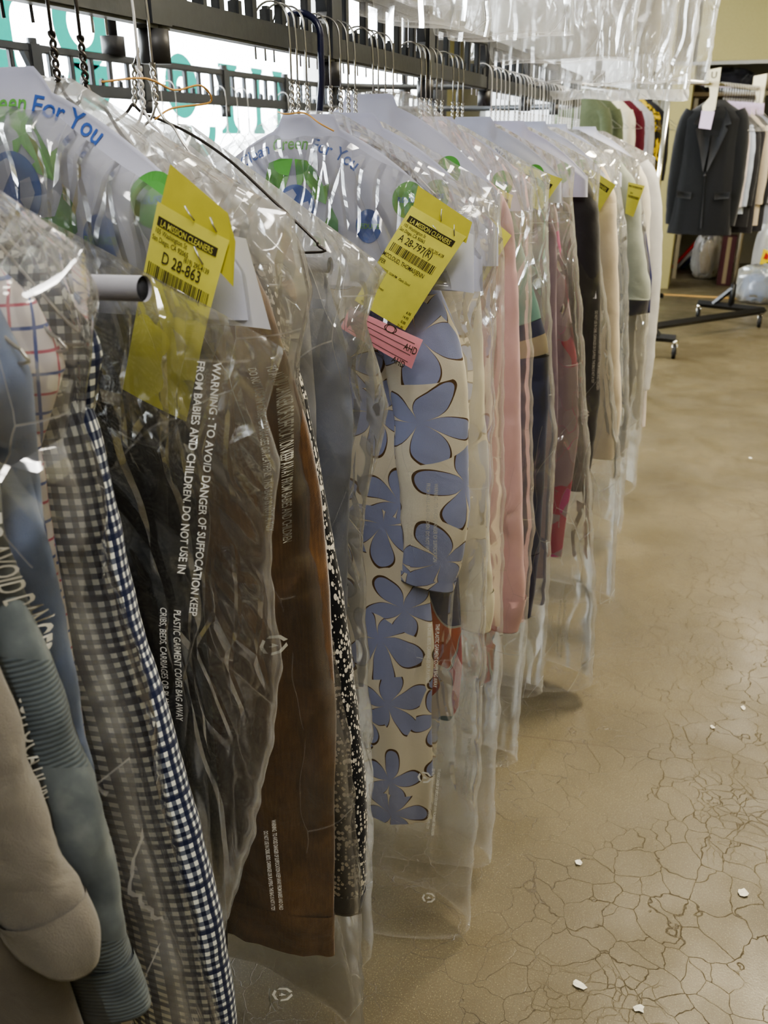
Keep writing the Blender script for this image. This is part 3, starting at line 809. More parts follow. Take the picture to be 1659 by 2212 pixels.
# loose hangers on the return rail
for k, y in enumerate((2.55, 2.6, 2.68, 3.0, 3.08, 3.16, 3.5, 3.6, 3.7, 3.8, 4.1, 4.2, 4.3)):
    o = hanger('white', y, 'pale wire hanger on the return rail by the window', 'pale wire hangers on the return rail'); o.location.x += (-1.76 - RX)

# cardboard trouser tubes
def tube_obj(label, x0, x1, y, z, r=.0095):
    t = Thing('cardboard_tube', label, 'tube', ((x0 + x1) / 2, y, z))
    V, F = wire([(x0, y, z - .01), (x1, y, z)], r, 24, caps=False)
    t.part('tube_wall', (V, F), M['tube'])
    t.part('tube_shade', wire([(x1 - .03, y, z - .001), (x1 - .003, y, z)], r * .97, 24), M['dark'])  # dark plug painted as the shade inside the open tube end
    return t
tube_obj('grey cardboard trouser tube poking out of the nearest garment bag over the first yellow ticket', -.72, -.398, .553, 1.318)
tube_obj('grey cardboard trouser tube inside the bag with the light blue shirt', -.72, -.452, 1.012, 1.277)

# ================================================================== garments on the near rail
sh = shoulders
garment('suit_jacket', 'beige wool jacket with a wrinkled sleeve, nearest garment on the rail', 'jacket', .37, M['beige_shade'],
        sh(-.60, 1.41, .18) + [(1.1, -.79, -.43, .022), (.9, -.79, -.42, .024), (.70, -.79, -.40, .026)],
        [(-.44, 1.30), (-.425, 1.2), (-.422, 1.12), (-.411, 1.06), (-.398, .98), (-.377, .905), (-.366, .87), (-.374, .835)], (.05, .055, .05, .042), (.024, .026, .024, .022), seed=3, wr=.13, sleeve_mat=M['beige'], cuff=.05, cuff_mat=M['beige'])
garment('denim_jacket', 'grey washed denim jacket with ribbed corded stitching behind the beige jacket', 'jacket', .42, M['denim'],
        sh(-.60, 1.41, .17) + [(1.1, -.78, -.45, .02), (.9, -.78, -.42, .02), (.62, -.78, -.41, .022)],
        [(-.44, 1.30), (-.44, 1.17), (-.428, 1.1), (-.407, 1.01), (-.391, .926), (-.387, .87), (-.388, .80), (-.372, .71)], (.05, .055, .055, .05), (.022, .024, .024, .022), seed=4, wr=.08, cuff=.06)
garment('dress_shirt', 'pale blue cotton shirt wedged behind the grey denim jacket', 'shirt', .462, M['lightblue'],
        sh(-.60, 1.41, .165) + [(1.1, -.77, -.45, .016), (.7, -.77, -.45, .017)],
        [(-.45, 1.3), (-.445, 1.22), (-.442, 1.15), (-.436, 1.05), (-.433, .9), (-.428, .7)], (.04, .045, .04), (.016, .017, .016), seed=5)
garment('checked_shirt', 'white shirt with thin pink and blue grid check, in the nearest bag', 'shirt', .497, M['grid'],
        sh(-.60, 1.41, .165) + [(1.2, -.77, -.47, .015), (.9, -.77, -.47, .016), (.56, -.77, -.47, .018)],
        [(-.468, 1.32), (-.462, 1.25), (-.466, 1.19), (-.47, 1.05), (-.472, .95), (-.468, .77), (-.463, .6)], (.04, .045, .045, .04), (.015, .016, .016, .015), seed=6)
garment('gingham_shirt', 'navy and white gingham shirt with darker windowpane lines, long sleeve hanging', 'shirt', .54, M['gingham'],
        sh(-.60, 1.41, .165) + [(1.2, -.77, -.46, .018), (.9, -.77, -.44, .022), (.50, -.77, -.40, .026)],
        [(-.462, 1.32), (-.458, 1.24), (-.445, 1.2), (-.438, 1.123), (-.426, 1.015), (-.411, .946), (-.394, .829), (-.376, .706), (-.370, .56), (-.372, .50)], (.05, .06, .066, .066), (.022, .026, .028, .028), seed=7, wr=.035)

garment('wool_jacket', 'dark charcoal jacket under the nearest printed shoulder cover', 'jacket', .748, M['charcoal'],
        sh(-.63, 1.40, .185) + [(1.15, -.84, -.50, .024), (.9, -.84, -.505, .026), (.55, -.84, -.51, .026), (.34, -.84, -.52, .026)], seed=8, xc=-.63, collar=False)
vel = garment('velvet_coat', 'long brown velvet coat with a stitched hem reaching near the floor', 'coat', .805, M['velvet'],
        sh(-.63, 1.41, .2) + [(1.27, -.84, -.43, .024), (1.2, -.845, -.408, .026), (1.135, -.85, -.390, .026), (1.06, -.85, -.378, .026), (.94, -.855, -.370, .028), (.78, -.86, -.368, .028), (.52, -.86, -.374, .03), (.36, -.86, -.380, .03)],
        seed=9, xc=-.63, collar=False, fold=.01)
vel.part('hem_band', body([(.435, -.861, -.376, .0315), (.36, -.862, -.379, .0325)], .805, 72, 8, .010, 16, 9), M['velvet'])
tw = garment('tweed_jacket', 'black tweed long jacket flecked with white, narrow edge behind the brown coat', 'jacket', .88, M['tweed'],
        sh(-.63, 1.40, .17) + [(1.285, -.80, -.463, .024), (1.241, -.80, -.47, .024), (1.18, -.80, -.47, .026), (.8, -.80, -.46, .026), (.40, -.80, -.45, .026)],
        [(-.475, 1.33), (-.463, 1.285), (-.451, 1.241), (-.434, 1.18), (-.414, 1.071), (-.394, .954), (-.378, .826), (-.364, .686), (-.355, .53), (-.360, .43), (-.368, .38)], (.04, .045, .045, .042), (.02, .024, .026, .024),
        cuff=.035, cuff_mat=M['charcoal'], seed=10, xc=-.63, wr=.04, collar=False)
garment('white_blouse', 'white blouse in the same bag as the light blue shirt', 'blouse', 1.0, M['white'],
        sh(-.68, 1.415, .2, .12) + [(1.1, -.90, -.47, .016), (.72, -.90, -.48, .018)], seed=12, xc=-.68, collar=False)
garment('dress_shirt', 'light blue shirt under film beside the bare bent hanger', 'shirt', 1.036, M['skyblue'],
        sh(-.67, 1.39, .2, .12) + [(1.1, -.865, -.45, .016), (.9, -.865, -.45, .016), (.62, -.865, -.46, .018)],
        [(-.47, 1.26), (-.445, 1.18), (-.435, 1.08), (-.44, .95), (-.445, .85), (-.45, .76)], (.035, .04, .036), (.014, .016, .014), cuff=.06, seed=11, xc=-.67, collar=False)
garment('floral_dress', 'cream dress printed with large periwinkle petals outlined in brown', 'dress', 1.265, M['floral'],
        sh(-.585, 1.405, .17) + [(1.19, -.77, -.43, .026), (.95, -.75, -.425, .026), (.73, -.76, -.398, .028), (.596, -.77, -.383, .03), (.289, -.79, -.380, .032), (.20, -.79, -.384, .032)],
        [(-.43, 1.31), (-.405, 1.25), (-.388, 1.205), (-.342, 1.087), (-.333, .965), (-.325, .841), (-.34, .75), (-.35, .72)], (.05, .062, .064, .06, .048), (.024, .028, .03, .028, .02), collar=False, seed=13, xc=-.585, wr=.05, fold=.009, cuff=.02)
garment('printed_trousers', 'bold orange, teal and cream printed trouser leg hanging below the petal sleeve', 'trousers', 1.352, M['orange'],
        sh(-.585, 1.40, .16) + [(1.1, -.74, -.42, .02), (.85, -.73, -.39, .02), (.684, -.72, -.364, .022), (.511, -.71, -.354, .022), (.417, -.70, -.357, .02), (.385, -.69, -.372, .014)], collar=False, seed=14, xc=-.585)
garment('dress_shirt', 'cream cotton shirt with a turned buttoned cuff beside the petal dress', 'shirt', 1.40, M['cream'],
        sh(-.585, 1.405, .18) + [(1.15, -.77, -.40, .024), (.9, -.77, -.40, .026), (.60, -.77, -.41, .026)],
        [(-.40, 1.31), (-.372, 1.25), (-.357, 1.176), (-.345, 1.022), (-.331, .898), (-.318, .72), (-.307, .625), (-.313, .57)], (.045, .05, .048, .042), (.022, .026, .026, .024), cuff=.075, collar=False, seed=15, xc=-.585, wr=.05)
garment('dress_shirt', 'dusty pink cotton shirt with a wide cuff, between cream and colour-block tops', 'shirt', 1.565, M['pink'],
        sh(-.58, 1.405, .18) + [(1.2, -.76, -.39, .026), (.9, -.76, -.39, .028), (.52, -.76, -.39, .028)],
        [(-.39, 1.33), (-.352, 1.29), (-.342, 1.22), (-.328, 1.117), (-.308, .857), (-.290, .65), (-.281, .563), (-.291, .49)], (.04, .046, .05, .05), (.022, .028, .03, .03), cuff=.07, collar=False, seed=16, xc=-.58, wr=.03)
g7 = garment('colour_block_top', 'mint and navy colour-block top with a tan band across the sleeve', 'top', 1.83, M['navy'],
        sh(-.575, 1.40, .17) + [(1.2, -.745, -.39, .028), (1.0, -.745, -.38, .03), (.6, -.75, -.365, .03), (.37, -.75, -.36, .03)],
        [(-.42, 1.31), (-.405, 1.265), (-.370, 1.158), (-.335, 1.06)], (.045, .05, .05), (.026, .03, .03), collar=False, seed=17, xc=-.575, sleeve_mat=M['mint'], both=True)
for k, (za, zb, m, nm) in enumerate(((1.06, 1.03, M['navy'], 'sleeve_stripe'), (1.03, .995, M['tan'], 'sleeve_stripe'), (.995, .54, M['navy'], 'sleeve'), (.54, .37, M['deepblue'], 'hem_band'))):
    fx = keyf([(1.06, -.335), (1.018, -.321), (.97, -.310), (.535, -.303), (.36, -.312)])
    zz = np.linspace(za, zb, 5)
    g7.part(nm, tube([(fx(z) - .05, 1.826, z) for z in zz], (.0505,), (.0305,), seed=31 + k, wr=.03, close=(k == 3), k=4), m)
garment('crepe_dress', 'mauve grey dress with pink and orange blooms toward its edge', 'dress', 2.09, M['mauve'],
        sh(-.565, 1.405, .18) + [(1.22, -.745, -.365, .03), (.8, -.745, -.33, .03), (.55, -.75, -.318, .03), (.34, -.75, -.33, .03)], collar=False, seed=18, xc=-.565, fold=.01)
garment('bloom_blouse', 'blouse with magenta, red and orange blooms peeking past the mauve dress', 'blouse', 2.17, M['pinkfloral'],
        sh(-.56, 1.40, .18) + [(1.2, -.745, -.37, .022), (.9, -.745, -.30, .022), (.73, -.745, -.285, .022), (.37, -.745, -.30, .022)], collar=False, seed=19, xc=-.56)
bj = garment('black_jacket', 'black nylon jacket with a zip and snap tab at the cuff', 'jacket', 2.42, M['black'],
        sh(-.56, 1.405, .2) + [(1.2, -.755, -.34, .034), (.8, -.755, -.33, .036), (.55, -.76, -.33, .036)],
        [(-.36, 1.32), (-.325, 1.26), (-.312, 1.2), (-.29, 1.0), (-.272, .80), (-.267, .70), (-.272, .58), (-.278, .48)], (.05, .055, .055, .045), (.034, .036, .036, .03), collar=False, seed=20, xc=-.56, wr=.05)
bj.part('zip', join(*[box(-.345 + k * .014, -.339 + k * .014, 2.375, 2.379, .47, .62) for k in range(2)]), M['wire'])
garment('dress_shirt', 'stone coloured shirt with a rounded cuff, beside the black nylon jacket', 'shirt', 2.67, M['stone'],
        sh(-.55, 1.405, .2) + [(1.2, -.75, -.33, .03), (.85, -.75, -.32, .032), (.5, -.75, -.32, .032)],
        [(-.345, 1.33), (-.31, 1.27), (-.299, 1.216), (-.27, 1.0), (-.246, .80), (-.226, .64), (-.234, .5)], (.045, .055, .06, .05), (.03, .034, .034, .03), cuff=.08, collar=False, seed=21, xc=-.55, wr=.04)
garment('striped_shirt', 'blue and white fine striped shirt seen as a narrow edge past the stone shirt', 'shirt', 2.82, M['bluestripe'],
        sh(-.545, 1.405, .2) + [(1.2, -.745, -.31, .026), (.9, -.745, -.262, .028), (.45, -.745, -.225, .028)], collar=False, seed=22, xc=-.545)
garment('tee_shirt', 'grey green short-sleeved tee near the far end of the rail', 'tee', 2.97, M['greytee'],
        sh(-.545, 1.405, .2) + [(1.2, -.745, -.32, .03), (.8, -.745, -.3, .03), (.55, -.745, -.3, .03)],
        [(-.33, 1.33), (-.27, 1.25), (-.245, 1.12), (-.206, .99), (-.204, .945)], (.05, .06, .062), (.03, .034, .036), collar=False, seed=23, xc=-.545)
garment('navy_blazer', 'deep blue jacket showing a thin sliver behind the grey green tee', 'jacket', 3.09, M['deepblue'],
        sh(-.54, 1.405, .2) + [(1.15, -.74, -.25, .026), (1.0, -.74, -.213, .026), (.88, -.74, -.204, .024), (.86, -.74, -.3, .02), (.6, -.74, -.3, .02)], collar=False, seed=24, xc=-.54)
garment('dress_shirt', 'off-white shirt with long sleeve, second last on the visible rail', 'shirt', 3.23, M['offwhite'],
        sh(-.54, 1.405, .2) + [(1.2, -.74, -.29, .03), (.8, -.74, -.27, .032), (.45, -.74, -.27, .032)],
        [(-.31, 1.33), (-.26, 1.24), (-.235, 1.0), (-.219, .88), (-.208, .6), (-.212, .43)], (.045, .055, .05), (.03, .034, .03), cuff=.08, collar=False, seed=25, xc=-.54)
garment('dress_shirt', 'pale grey shirt at the far end of the rail in the last bag', 'shirt', 3.55, M['white'],
        sh(-.53, 1.405, .2) + [(1.2, -.73, -.28, .03), (.45, -.73, -.23, .03)],
        [(-.3, 1.33), (-.25, 1.24), (-.215, 1.0), (-.2, .7), (-.2, .5)], (.045, .055, .05), (.03, .034, .03), collar=False, seed=26, xc=-.53)
garment('wine_jumper', 'wine and grey striped jumper deep inside the last bag', 'jumper', 3.7, M['redstripe'],
        sh(-.53, 1.405, .2) + [(1.2, -.73, -.28, .03), (.3, -.73, -.21, .03)], collar=False, seed=27, xc=-.53)

# ================================================================== printed paper shoulder covers
def cover(label, Y, xc, zn, xr, zr, xl, zl, zb, detail=2, seed=1, tdx=-.02, tdz=0.0, ez=0.0, ddx=0.0, ddz=-.008):
    def ztop(d):
        a = np.maximum(np.abs(d) - .05, 0)
        return zn - .38 * a - 1.9 * a * a - .02 * ss(np.abs(d), .042, .05)
    env = Env(xc, ztop, [(zr, xr), (zb, xr + .004)], [(zl, xl), (zb, xl - .004)], zb, [(0, Y), (2, Y)], [(zn, .004), (zn - .06, .015), (zb, .022)], nu=60, nv=50, amp=.0015, seed=seed, edge=0, topfade=.25)
    o = link('paper_shoulder_cover', *env.geo[:2], M['paper'], None, (xc, Y, 0), env.geo[2])
    tag(o, label, 'shoulder cover', None)
    base = (xc, Y, 0)
    zn = zn + tdz; cx, top = xc + tdx, zn - .047
    Rr = .165
    def arc_word(word, x0, size, bold=.012):
        V, F, w = text2d(word, size, bold)
        ang = (x0 + V[:, 0]) / Rr; rr = Rr + V[:, 1] - size * .35
        return on_env(env, np.stack([cx + rr * np.sin(ang), top - Rr + rr * np.cos(ang)], -1), .0012), F
    # words laid out on the arc
    words = [('Clean', M['blue']), ('Green', M['green']), ('For', M['blue']), ('You', M['blue'])]
    size = .0232; gap = .006
    ws = [text2d(w, size, .012)[2] for w, _ in words]; x = -(sum(ws) + gap * 3) / 2
    for (w, m), wd in zip(words, ws):
        link('slogan', *arc_word(w, x, size), m, o, base, None, False); x += wd + gap
    def disc(dx, dz, rx, rz, m, nm, n=36, off=.0010):
        a = np.linspace(0, 2 * PI, n, endpoint=False)
        if nm == 'round_print': dx, dz = dx + ddx, dz + ddz
        P = [np.stack([cx + dx + q * rx * np.cos(a), zn + dz + q * rz * np.sin(a)], -1) for q in (1, .66, .33)] + [np.array([[cx + dx, zn + dz]])]
        F = [[r * n + i, r * n + (i + 1) % n, (r + 1) * n + (i + 1) % n, (r + 1) * n + i] for r in range(2) for i in range(n)] + [[2 * n + i, 2 * n + (i + 1) % n, 3 * n] for i in range(n)]
        return link(nm, on_env(env, np.concatenate(P), off), F, m, o, base, None, False)
    def poly(P, m, nm, off=.0022):
        return link(nm, on_env(env, [(cx + a, zn + b) for a, b in P], off), [list(range(len(P)))], m, o, base, None, False)
    dsk = disc(.112, -.148, .0195, .023, M['blue'], 'round_print')
    V, F, w = text2d('REDUCE', .0095, .012); link('caption', on_env(env, np.stack([cx + ddx + .112 - w / 2 + V[:, 0], zn + ddz - .151 + V[:, 1]], -1), .0022), F, M['green'], dsk, base, None, False)
    dsk = disc(.168, -.112, .021, .024, M['green_dk'], 'round_print')
    V, F, w = text2d('REUSE', .0095, .012); link('caption', on_env(env, np.stack([cx + ddx + .168 - w / 2 + V[:, 0], zn + ddz - .115 + V[:, 1]], -1), .0022), F, M['blue'], dsk, base, None, False)
    if detail > 1:
        # three chasing arrows round a globe
        zn = zn + ez
        poly([(-.052, -.108), (-.043, -.074), (-.024, -.068), (-.004, -.068), (-.012, -.095), (-.024, -.125), (-.04, -.128)], M['green'], 'arrow_print')
        poly([(-.001, -.068), (.018, -.07), (.030, -.082), (.044, -.104), (.053, -.099), (.047, -.128), (.018, -.117), (.027, -.111), (.013, -.096), (.003, -.112)], M['green'], 'arrow_print')
        poly([(.056, -.132), (.066, -.150), (.066, -.171), (.048, -.186), (.026, -.186), (.026, -.16), (.042, -.158), (.047, -.15)], M['green_dk'], 'arrow_print')
        poly([(-.05, -.135), (-.062, -.15), (-.058, -.172), (-.035, -.186), (0, -.186), (0, -.162), (-.03, -.16), (-.036, -.146)], M['green_dk'], 'arrow_print')
        gl = disc(0, -.135, .031, .033, M['blue'], 'globe_print', off=.0030)
        for P in ([(-.018, -.114), (-.004, -.108), (.002, -.116), (-.008, -.13), (-.016, -.142), (-.026, -.134), (-.025, -.122)], [(.008, -.128), (.02, -.124), (.024, -.138), (.014, -.156), (.006, -.144)], [(-.006, -.15), (.002, -.152), (0, -.162), (-.008, -.16)]):
            link('continent_print', on_env(env, [(cx + a, zn + b) for a, b in P], .0040), [list(range(len(P)))], M['paper'], gl, base, None, False)
    return env
cover('nearest printed white paper shoulder cover, behind the first yellow ticket', .708, -.64, 1.48, -.395, 1.345, -.88, 1.345, 1.268, seed=3, tdx=.012, tdz=.018, ez=.014, ddx=-.022, ddz=-.016)
cover('printed white shoulder cover showing its whole slogan, above the petal dress', 1.222, -.575, 1.452, -.315, 1.29, -.83, 1.29, 1.222, seed=4, tdx=-.014, tdz=.010)
cover('printed paper shoulder cover tucked right behind the petal dress, above the cream shirt', 1.392, -.58, 1.458, -.335, 1.31, -.83, 1.31, 1.235, 1, 5)
cover('printed paper shoulder cover over the pink shirt', 1.520, -.60, 1.490, -.365, 1.345, -.83, 1.345, 1.275, 1, 6)
cover('printed paper shoulder cover over the mint and navy top', 1.785, -.57, 1.46, -0.365, 1.335, -.82, 1.31, 1.29, 1, 7)
cover('printed paper shoulder cover over the mauve dress', 2.045, -.56, 1.465, -0.355, 1.335, -.82, 1.31, 1.29, 1, 8)
cover('printed paper shoulder cover over the black nylon jacket', 2.362, -.555, 1.462, -0.345, 1.335, -.81, 1.31, 1.285, 1, 9)
cover('printed paper shoulder cover over the stone shirt', 2.615, -.55, 1.465, -0.335, 1.335, -.81, 1.31, 1.285, 1, 10)
cover('printed paper shoulder cover over the grey green tee', 2.915, -.545, 1.462, -0.325, 1.335, -.8, 1.31, 1.285, 1, 11)
cover('printed paper shoulder cover at the far end of the rail, in the last bag', 3.44, -.53, 1.46, -0.315, 1.335, -.79, 1.31, 1.285, 1, 12)
# loose tissue flaps under two covers
def flap(label, pts, Y):
    P = np.array([(x, Y, z) for x, z in pts]); n = 8
    u = np.linspace(0, 1, n)
    G = np.array([[(P[0] * (1 - a) + P[1] * a) * (1 - b) + (P[3] * (1 - a) + P[2] * a) * b for a in u] for b in u])
    G[..., 1] += .006 * np.sin(u * 3)[None]
    o = link('tissue_sheet', G.reshape(-1, 3), gridF(n, n), M['paper'], None, (P[0][0], Y, P[2][2]), np.stack(np.meshgrid(u * .1, u * .1), -1))
    tag(o, label, 'tissue paper')
flap('white tissue sheet hanging beside the first yellow ticket, above the brown coat', [(-.452, 1.345), (-.392, 1.34), (-.372, 1.262), (-.445, 1.262)], .698)
flap('white tissue sheet hanging beside the second yellow ticket, above the petal sleeve', [(-.39, 1.32), (-.322, 1.30), (-.318, 1.222), (-.40, 1.226)], 1.200)

# ================================================================== bags
def bag(label, xc, zn, xr, xl, zb, yc, th, seed, mat='film', nu=70, nv=150, amp=.006, slope=.52, edge=.008, texts=(), marks=(), group=None, flat=.05, topfade=.035):
    zcr = max(k[0] for k in xr)
    env = Env(xc, bag_top(zn, slope, flat), xr, xl, zb, yc, th, nu, nv, amp, seed, edge, zbf=lambda x: .02 * gn(x * 6, x * 0 + seed, seed), topfade=topfade)
    base = (xc, float(keyf(yc)(zb)), zb)
    o = link('hanging_garment_bag', *env.geo[:2], M[mat], None, base, env.geo[2])
    rim_attr(o, env); tag(o, label, 'plastic garment bag', group)
    for (x, z, size, lines, slant, sx, m, bold) in texts:
        link('warning_print', *warning(env, x, z, size, lines, slant, sx, bold=bold), M[m], o, base, None, False)
    for (x, z, r, m) in marks:
        link('recycling_mark', *recycle_mark(env, x, z, r), M[m], o, base, None, False)
    return env
def mir(xr, xc): return [(z, 2 * xc - x) for z, x in xr]
W1 = ['TO AVOID DANGER OF SUFFOCATION KEEP AWAY FROM BABIES AND CHILDREN', 'DO NOT USE IN CRIBS, CARRIAGES OR PLAYPENS. THIS BAG IS NOT A TOY']
xr = [(1.322, -.383), (1.27, -.40), (1.227, -.416), (1.173, -.405), (1.1, -.42), (.979, -.398), (.847, -.392), (.734, -.378), (.531, -.358), (.3, -.35)]
bag('nearest crumpled clear garment bag, over the beige, denim and gingham clothes', -.60, 1.445, xr, mir(xr, -.60), .28, [(1.5, .50), (1.3, .465), (0, .465)], [(1.45, .02), (1.3, .085), (1.0, .135), (.2, .15)], 5, nu=90, nv=190, amp=.007,
    texts=[(-.440, 1.19, .016, ['TO AVOID DANGER OF SUFFOCATION', 'FROM BABIES AND CHILDREN. DO NOT USE'], .06, .8, 'print_soft', .006)])
xr = [(1.268, -.326), (1.243, -.336), (1.202, -.350), (1.161, -.338), (1.069, -.354), (.945, -.348), (.858, -.362), (.7, -.40), (.5, -.46), (.2, -.47)]
bag('clear garment bag with bold white warning letters, hanging in front of the charcoal jacket', -.63, 1.371, xr, mir(xr, -.63), .22, [(1.5, .64), (1.2, .64), (0, .65)], [(1.38, .006), (1.2, .018), (1.0, .035), (.1, .04)], 61, 'film_clear', nu=90, nv=190, amp=.006, slope=.42, topfade=.03,
    texts=[(-.392, 1.246, .0112, ['WARNING : TO AVOID DANGER OF SUFFOCATION KEEP', 'FROM BABIES AND CHILDREN. DO NOT USE IN'], -.16, .85, 'print', .014),
           (-.446, 1.005, .0105, ['PLASTIC GARMENT COVER BAG AWAY', 'CRIBS, BEDS, CARRIAGES OR PLAYPENS.'], -.10, .72, 'print', .008)],
    marks=[(-.47, .80, .013, 'print')])
xr = [(1.335, -.378), (1.28, -.372), (1.19, -.40), (1.06, -.39), (.86, -.372), (.70, -.352), (.5, -.342), (.1, -.34)]
bag('clear garment bag over the brown coat and tweed, its hem near the floor', -.64, 1.476, xr, mir(xr, -.64), .10, [(1.5, .735), (1.35, .768), (1.1, .80), (0, .81)], [(1.48, .055), (1.35, .102), (1.0, .115), (.1, .12)], 8, 'film_glow', nu=90, nv=190, amp=.006, slope=.56,
    texts=[(-.405, 1.215, .0085, W1, .02, .62, 'print_soft', .01),
           (-.418, .66, .0065, ['WARNING:  TO AVOID DANGER OF SUFFOCATION KEEP AWAY FROM BABIES AND CHILD', '                DO NOT USE IN CRIBS, BEDS, CARRIAGES OR PLAYPENS. THIS BAG IS NOT A TOY'], .02, .55, 'print', .012)],
    marks=[(-.418, .36, .013, 'print'), (-.41, .90, .013, 'print_soft')])
xr = [(1.288, -.366), (1.25, -.388), (1.21, -.402), (1.108, -.372), (.98, -.40), (.927, -.41), (.58, -.40), (.1, -.40)]
bag('clear garment bag over the light blue shirt, its sharp corner reaching the second ticket', -.68, 1.440, xr, mir(xr, -.68), .12, [(1.5, 1.005), (0, 1.005)], [(1.45, .02), (1.3, .06), (1.0, .07), (.1, .07)], 13, 'film_glow', nu=80, nv=170, amp=.007, slope=.62,
    texts=[(-.45, .95, .0075, W1, .0, .62, 'print_soft', .01)])
xr = [(1.315, -.300), (1.2, -.296), (1.0, -.288), (.41, -.276), (.03, -.278)]
bag('clear garment bag over the petal dress, its rounded hem almost touching the floor', -.585, 1.458, xr, mir(xr, -.585), .025, [(1.5, 1.245), (1.2, 1.24), (.0, 1.2)], [(1.46, .032), (1.3, .05), (1.0, .07), (.1, .08)], 21, 'film_mid', nu=80, nv=170, amp=.006, slope=.5,
    texts=[(-.338, .42, .0065, W1, -.05, .6, 'print', .01), (-.362, .94, .008, ['WARNING : TO AVOID DANGER OF SUFFOCATION', 'FROM BABIES AND CHILDREN. DO NOT USE'], .02, .7, 'print_soft', .008), (-.352, .70, .0085, ['THIS PLASTIC GARMENT COVER BAG AWAY', 'IN CRIBS, BEDS, CARRIAGES OR PLAYPENS'], .0, .7, 'print', .008),
           (-.33, 1.335, .010, ['DANGER', 'DREN, DO NOT'], -.6, .8, 'print', .01)],
    marks=[(-.345, .13, .012, 'print'), (-.36, .40, .012, 'print')])
xr = [(1.30, -.335), (1.25, -.326), (1.0, -.31), (.58, -.285), (.04, -.275)]
bag('clear garment bag over the cream shirt and printed trousers', -.585, 1.45, xr, mir(xr, -.585), .04, [(1.5, 1.41), (1.2, 1.41), (0, 1.36)], [(1.46, .032), (1.3, .05), (1.0, .065), (.04, .065)], 24, 'film_mid', nu=60, nv=130, slope=.5,
    texts=[(-.32, .36, .0065, W1, -.05, .6, 'print_soft', .01)])
xr = [(1.29, -.315), (1.19, -.31), (.75, -.275), (.49, -.27), (.15, -.275)]
bag('clear garment bag over the dusty pink shirt', -.59, 1.498, xr, mir(xr, -.58), .15, [(1.5, 1.56), (0, 1.56)], [(1.46, .032), (1.3, .05), (1.0, .06), (.1, .06)], 27, 'film_mid', nu=60, nv=130, slope=.62,
    texts=[(-.32, .43, .0065, W1, .0, .6, 'print_soft', .01)])
xr = [(1.29, -.34), (1.1, -.32), (.8, -.285), (.3, -.27)]
bag('clear garment bag over the mint and navy top', -.575, 1.45, xr, mir(xr, -.575), .16, [(1.5, 1.83), (0, 1.83)], [(1.46, .032), (1.3, .05), (1.0, .065), (.1, .065)], 31, 'film_far', nu=56, nv=110, slope=.5,
    texts=[(-.33, .5, .0065, W1, .0, .6, 'print_soft', .01)])
xr = [(1.30, -.335), (1.1, -.30), (.8, -.255), (.3, -.185), (.06, -.17)]
bag('clear garment bag over the mauve dress, ballooning low over the aisle', -.565, 1.455, xr, mir(xr, -.565), .06, [(1.5, 2.09), (1, 2.09), (0, 2.06)], [(1.46, .032), (1.3, .05), (1.0, .10), (.1, .10)], 34, 'film_far', nu=56, nv=110, slope=.5,
    texts=[(-.26, .33, .0075, W1, .02, .6, 'print_soft', .01)])
xr = [(1.31, -.322), (1.2, -.318), (1.0, -.27), (.56, -.19), (.13, -.165)]
bag('clear garment bag over the black nylon jacket', -.56, 1.452, xr, mir(xr, -.56), .13, [(1.5, 2.42), (0, 2.42)], [(1.46, .032), (1.3, .05), (1.0, .075), (.1, .08)], 37, 'film_far', nu=56, nv=110, slope=.48,
    texts=[(-.285, 1.0, .0095, W1, .05, .6, 'print_soft', .01), (-.26, .55, .0095, W1, .02, .6, 'print_soft', .01)], marks=[(-.30, .72, .014, 'print_soft')])
xr = [(1.31, -.31), (1.2, -.28), (1.0, -.25), (.56, -.20), (.2, -.19)]
bag('clear garment bag over the stone and striped shirts', -.55, 1.455, xr, mir(xr, -.55), .22, [(1.5, 2.74), (0, 2.74)], [(1.46, .032), (1.3, .11), (1.0, .14), (.1, .14)], 41, 'film_far', nu=56, nv=100, slope=.48)
xr = [(1.31, -.29), (1.2, -.26), (1.0, -.215), (.56, -.19), (.25, -.185)]
bag('clear garment bag over the tee and off-white shirt', -.545, 1.452, xr, mir(xr, -.545), .24, [(1.5, 3.09), (0, 3.09)], [(1.46, .032), (1.3, .13), (1.0, .18), (.1, .18)], 44, 'film_far', nu=56, nv=100, slope=.46)
xr = [(1.30, -.285), (1.2, -.262), (.95, -.232), (.28, -.215)]
bag('last clear garment bag at the far end of the rail, bright crumpled shoulder', -.53, 1.45, xr, mir(xr, -.53), .25, [(1.5, 3.62), (0, 3.62)], [(1.46, .032), (1.3, .15), (1.0, .2), (.1, .2)], 47, 'film_far', nu=56, nv=100, slope=.46)
# bags of the upper tier, hems just above the lower rail
def upper(label, Y, xrr, zb, xc, seed, th=.06, tilt=0.0):
    xr = [(2.55, xrr - .02), (zb + .4, xrr), (zb, xrr - .004)]
    xl = [(2.55, 2 * xc - xrr + .02), (zb, 2 * xc - xrr)]
    env = Env(xc, bag_top(2.66, .45, .05), xr, xl, zb, [(0, Y), (3, Y)], [(2.7, .02), (2.5, th), (zb, th * .8)], 60, 110, .007, seed, .01, zbf=lambda x: tilt * (xrr - x) + .125 * ss(-x, .575, .61) + .012 * gn(x * 7, x * 0 + seed, seed))
    o = link('hanging_garment_bag', *env.geo[:2], M['film_top'], None, (xc, Y, zb), env.geo[2])
    rim_attr(o, env); tag(o, label, 'plastic garment bag')
    return o, env
ub, env = upper('clear garment bag of the upper tier whose hem hangs before the dark rail slats', 1.45, -.372, 1.562, -.60, 51, tilt=.15)
link('warning_print', *warning(env, -.475, 1.72, .012, ['KEEP AWAY', 'PLAYPENS'], 0, .8, bold=.01), M['print_soft'], ub, (-.60, 1.45, 1.562), None, False)
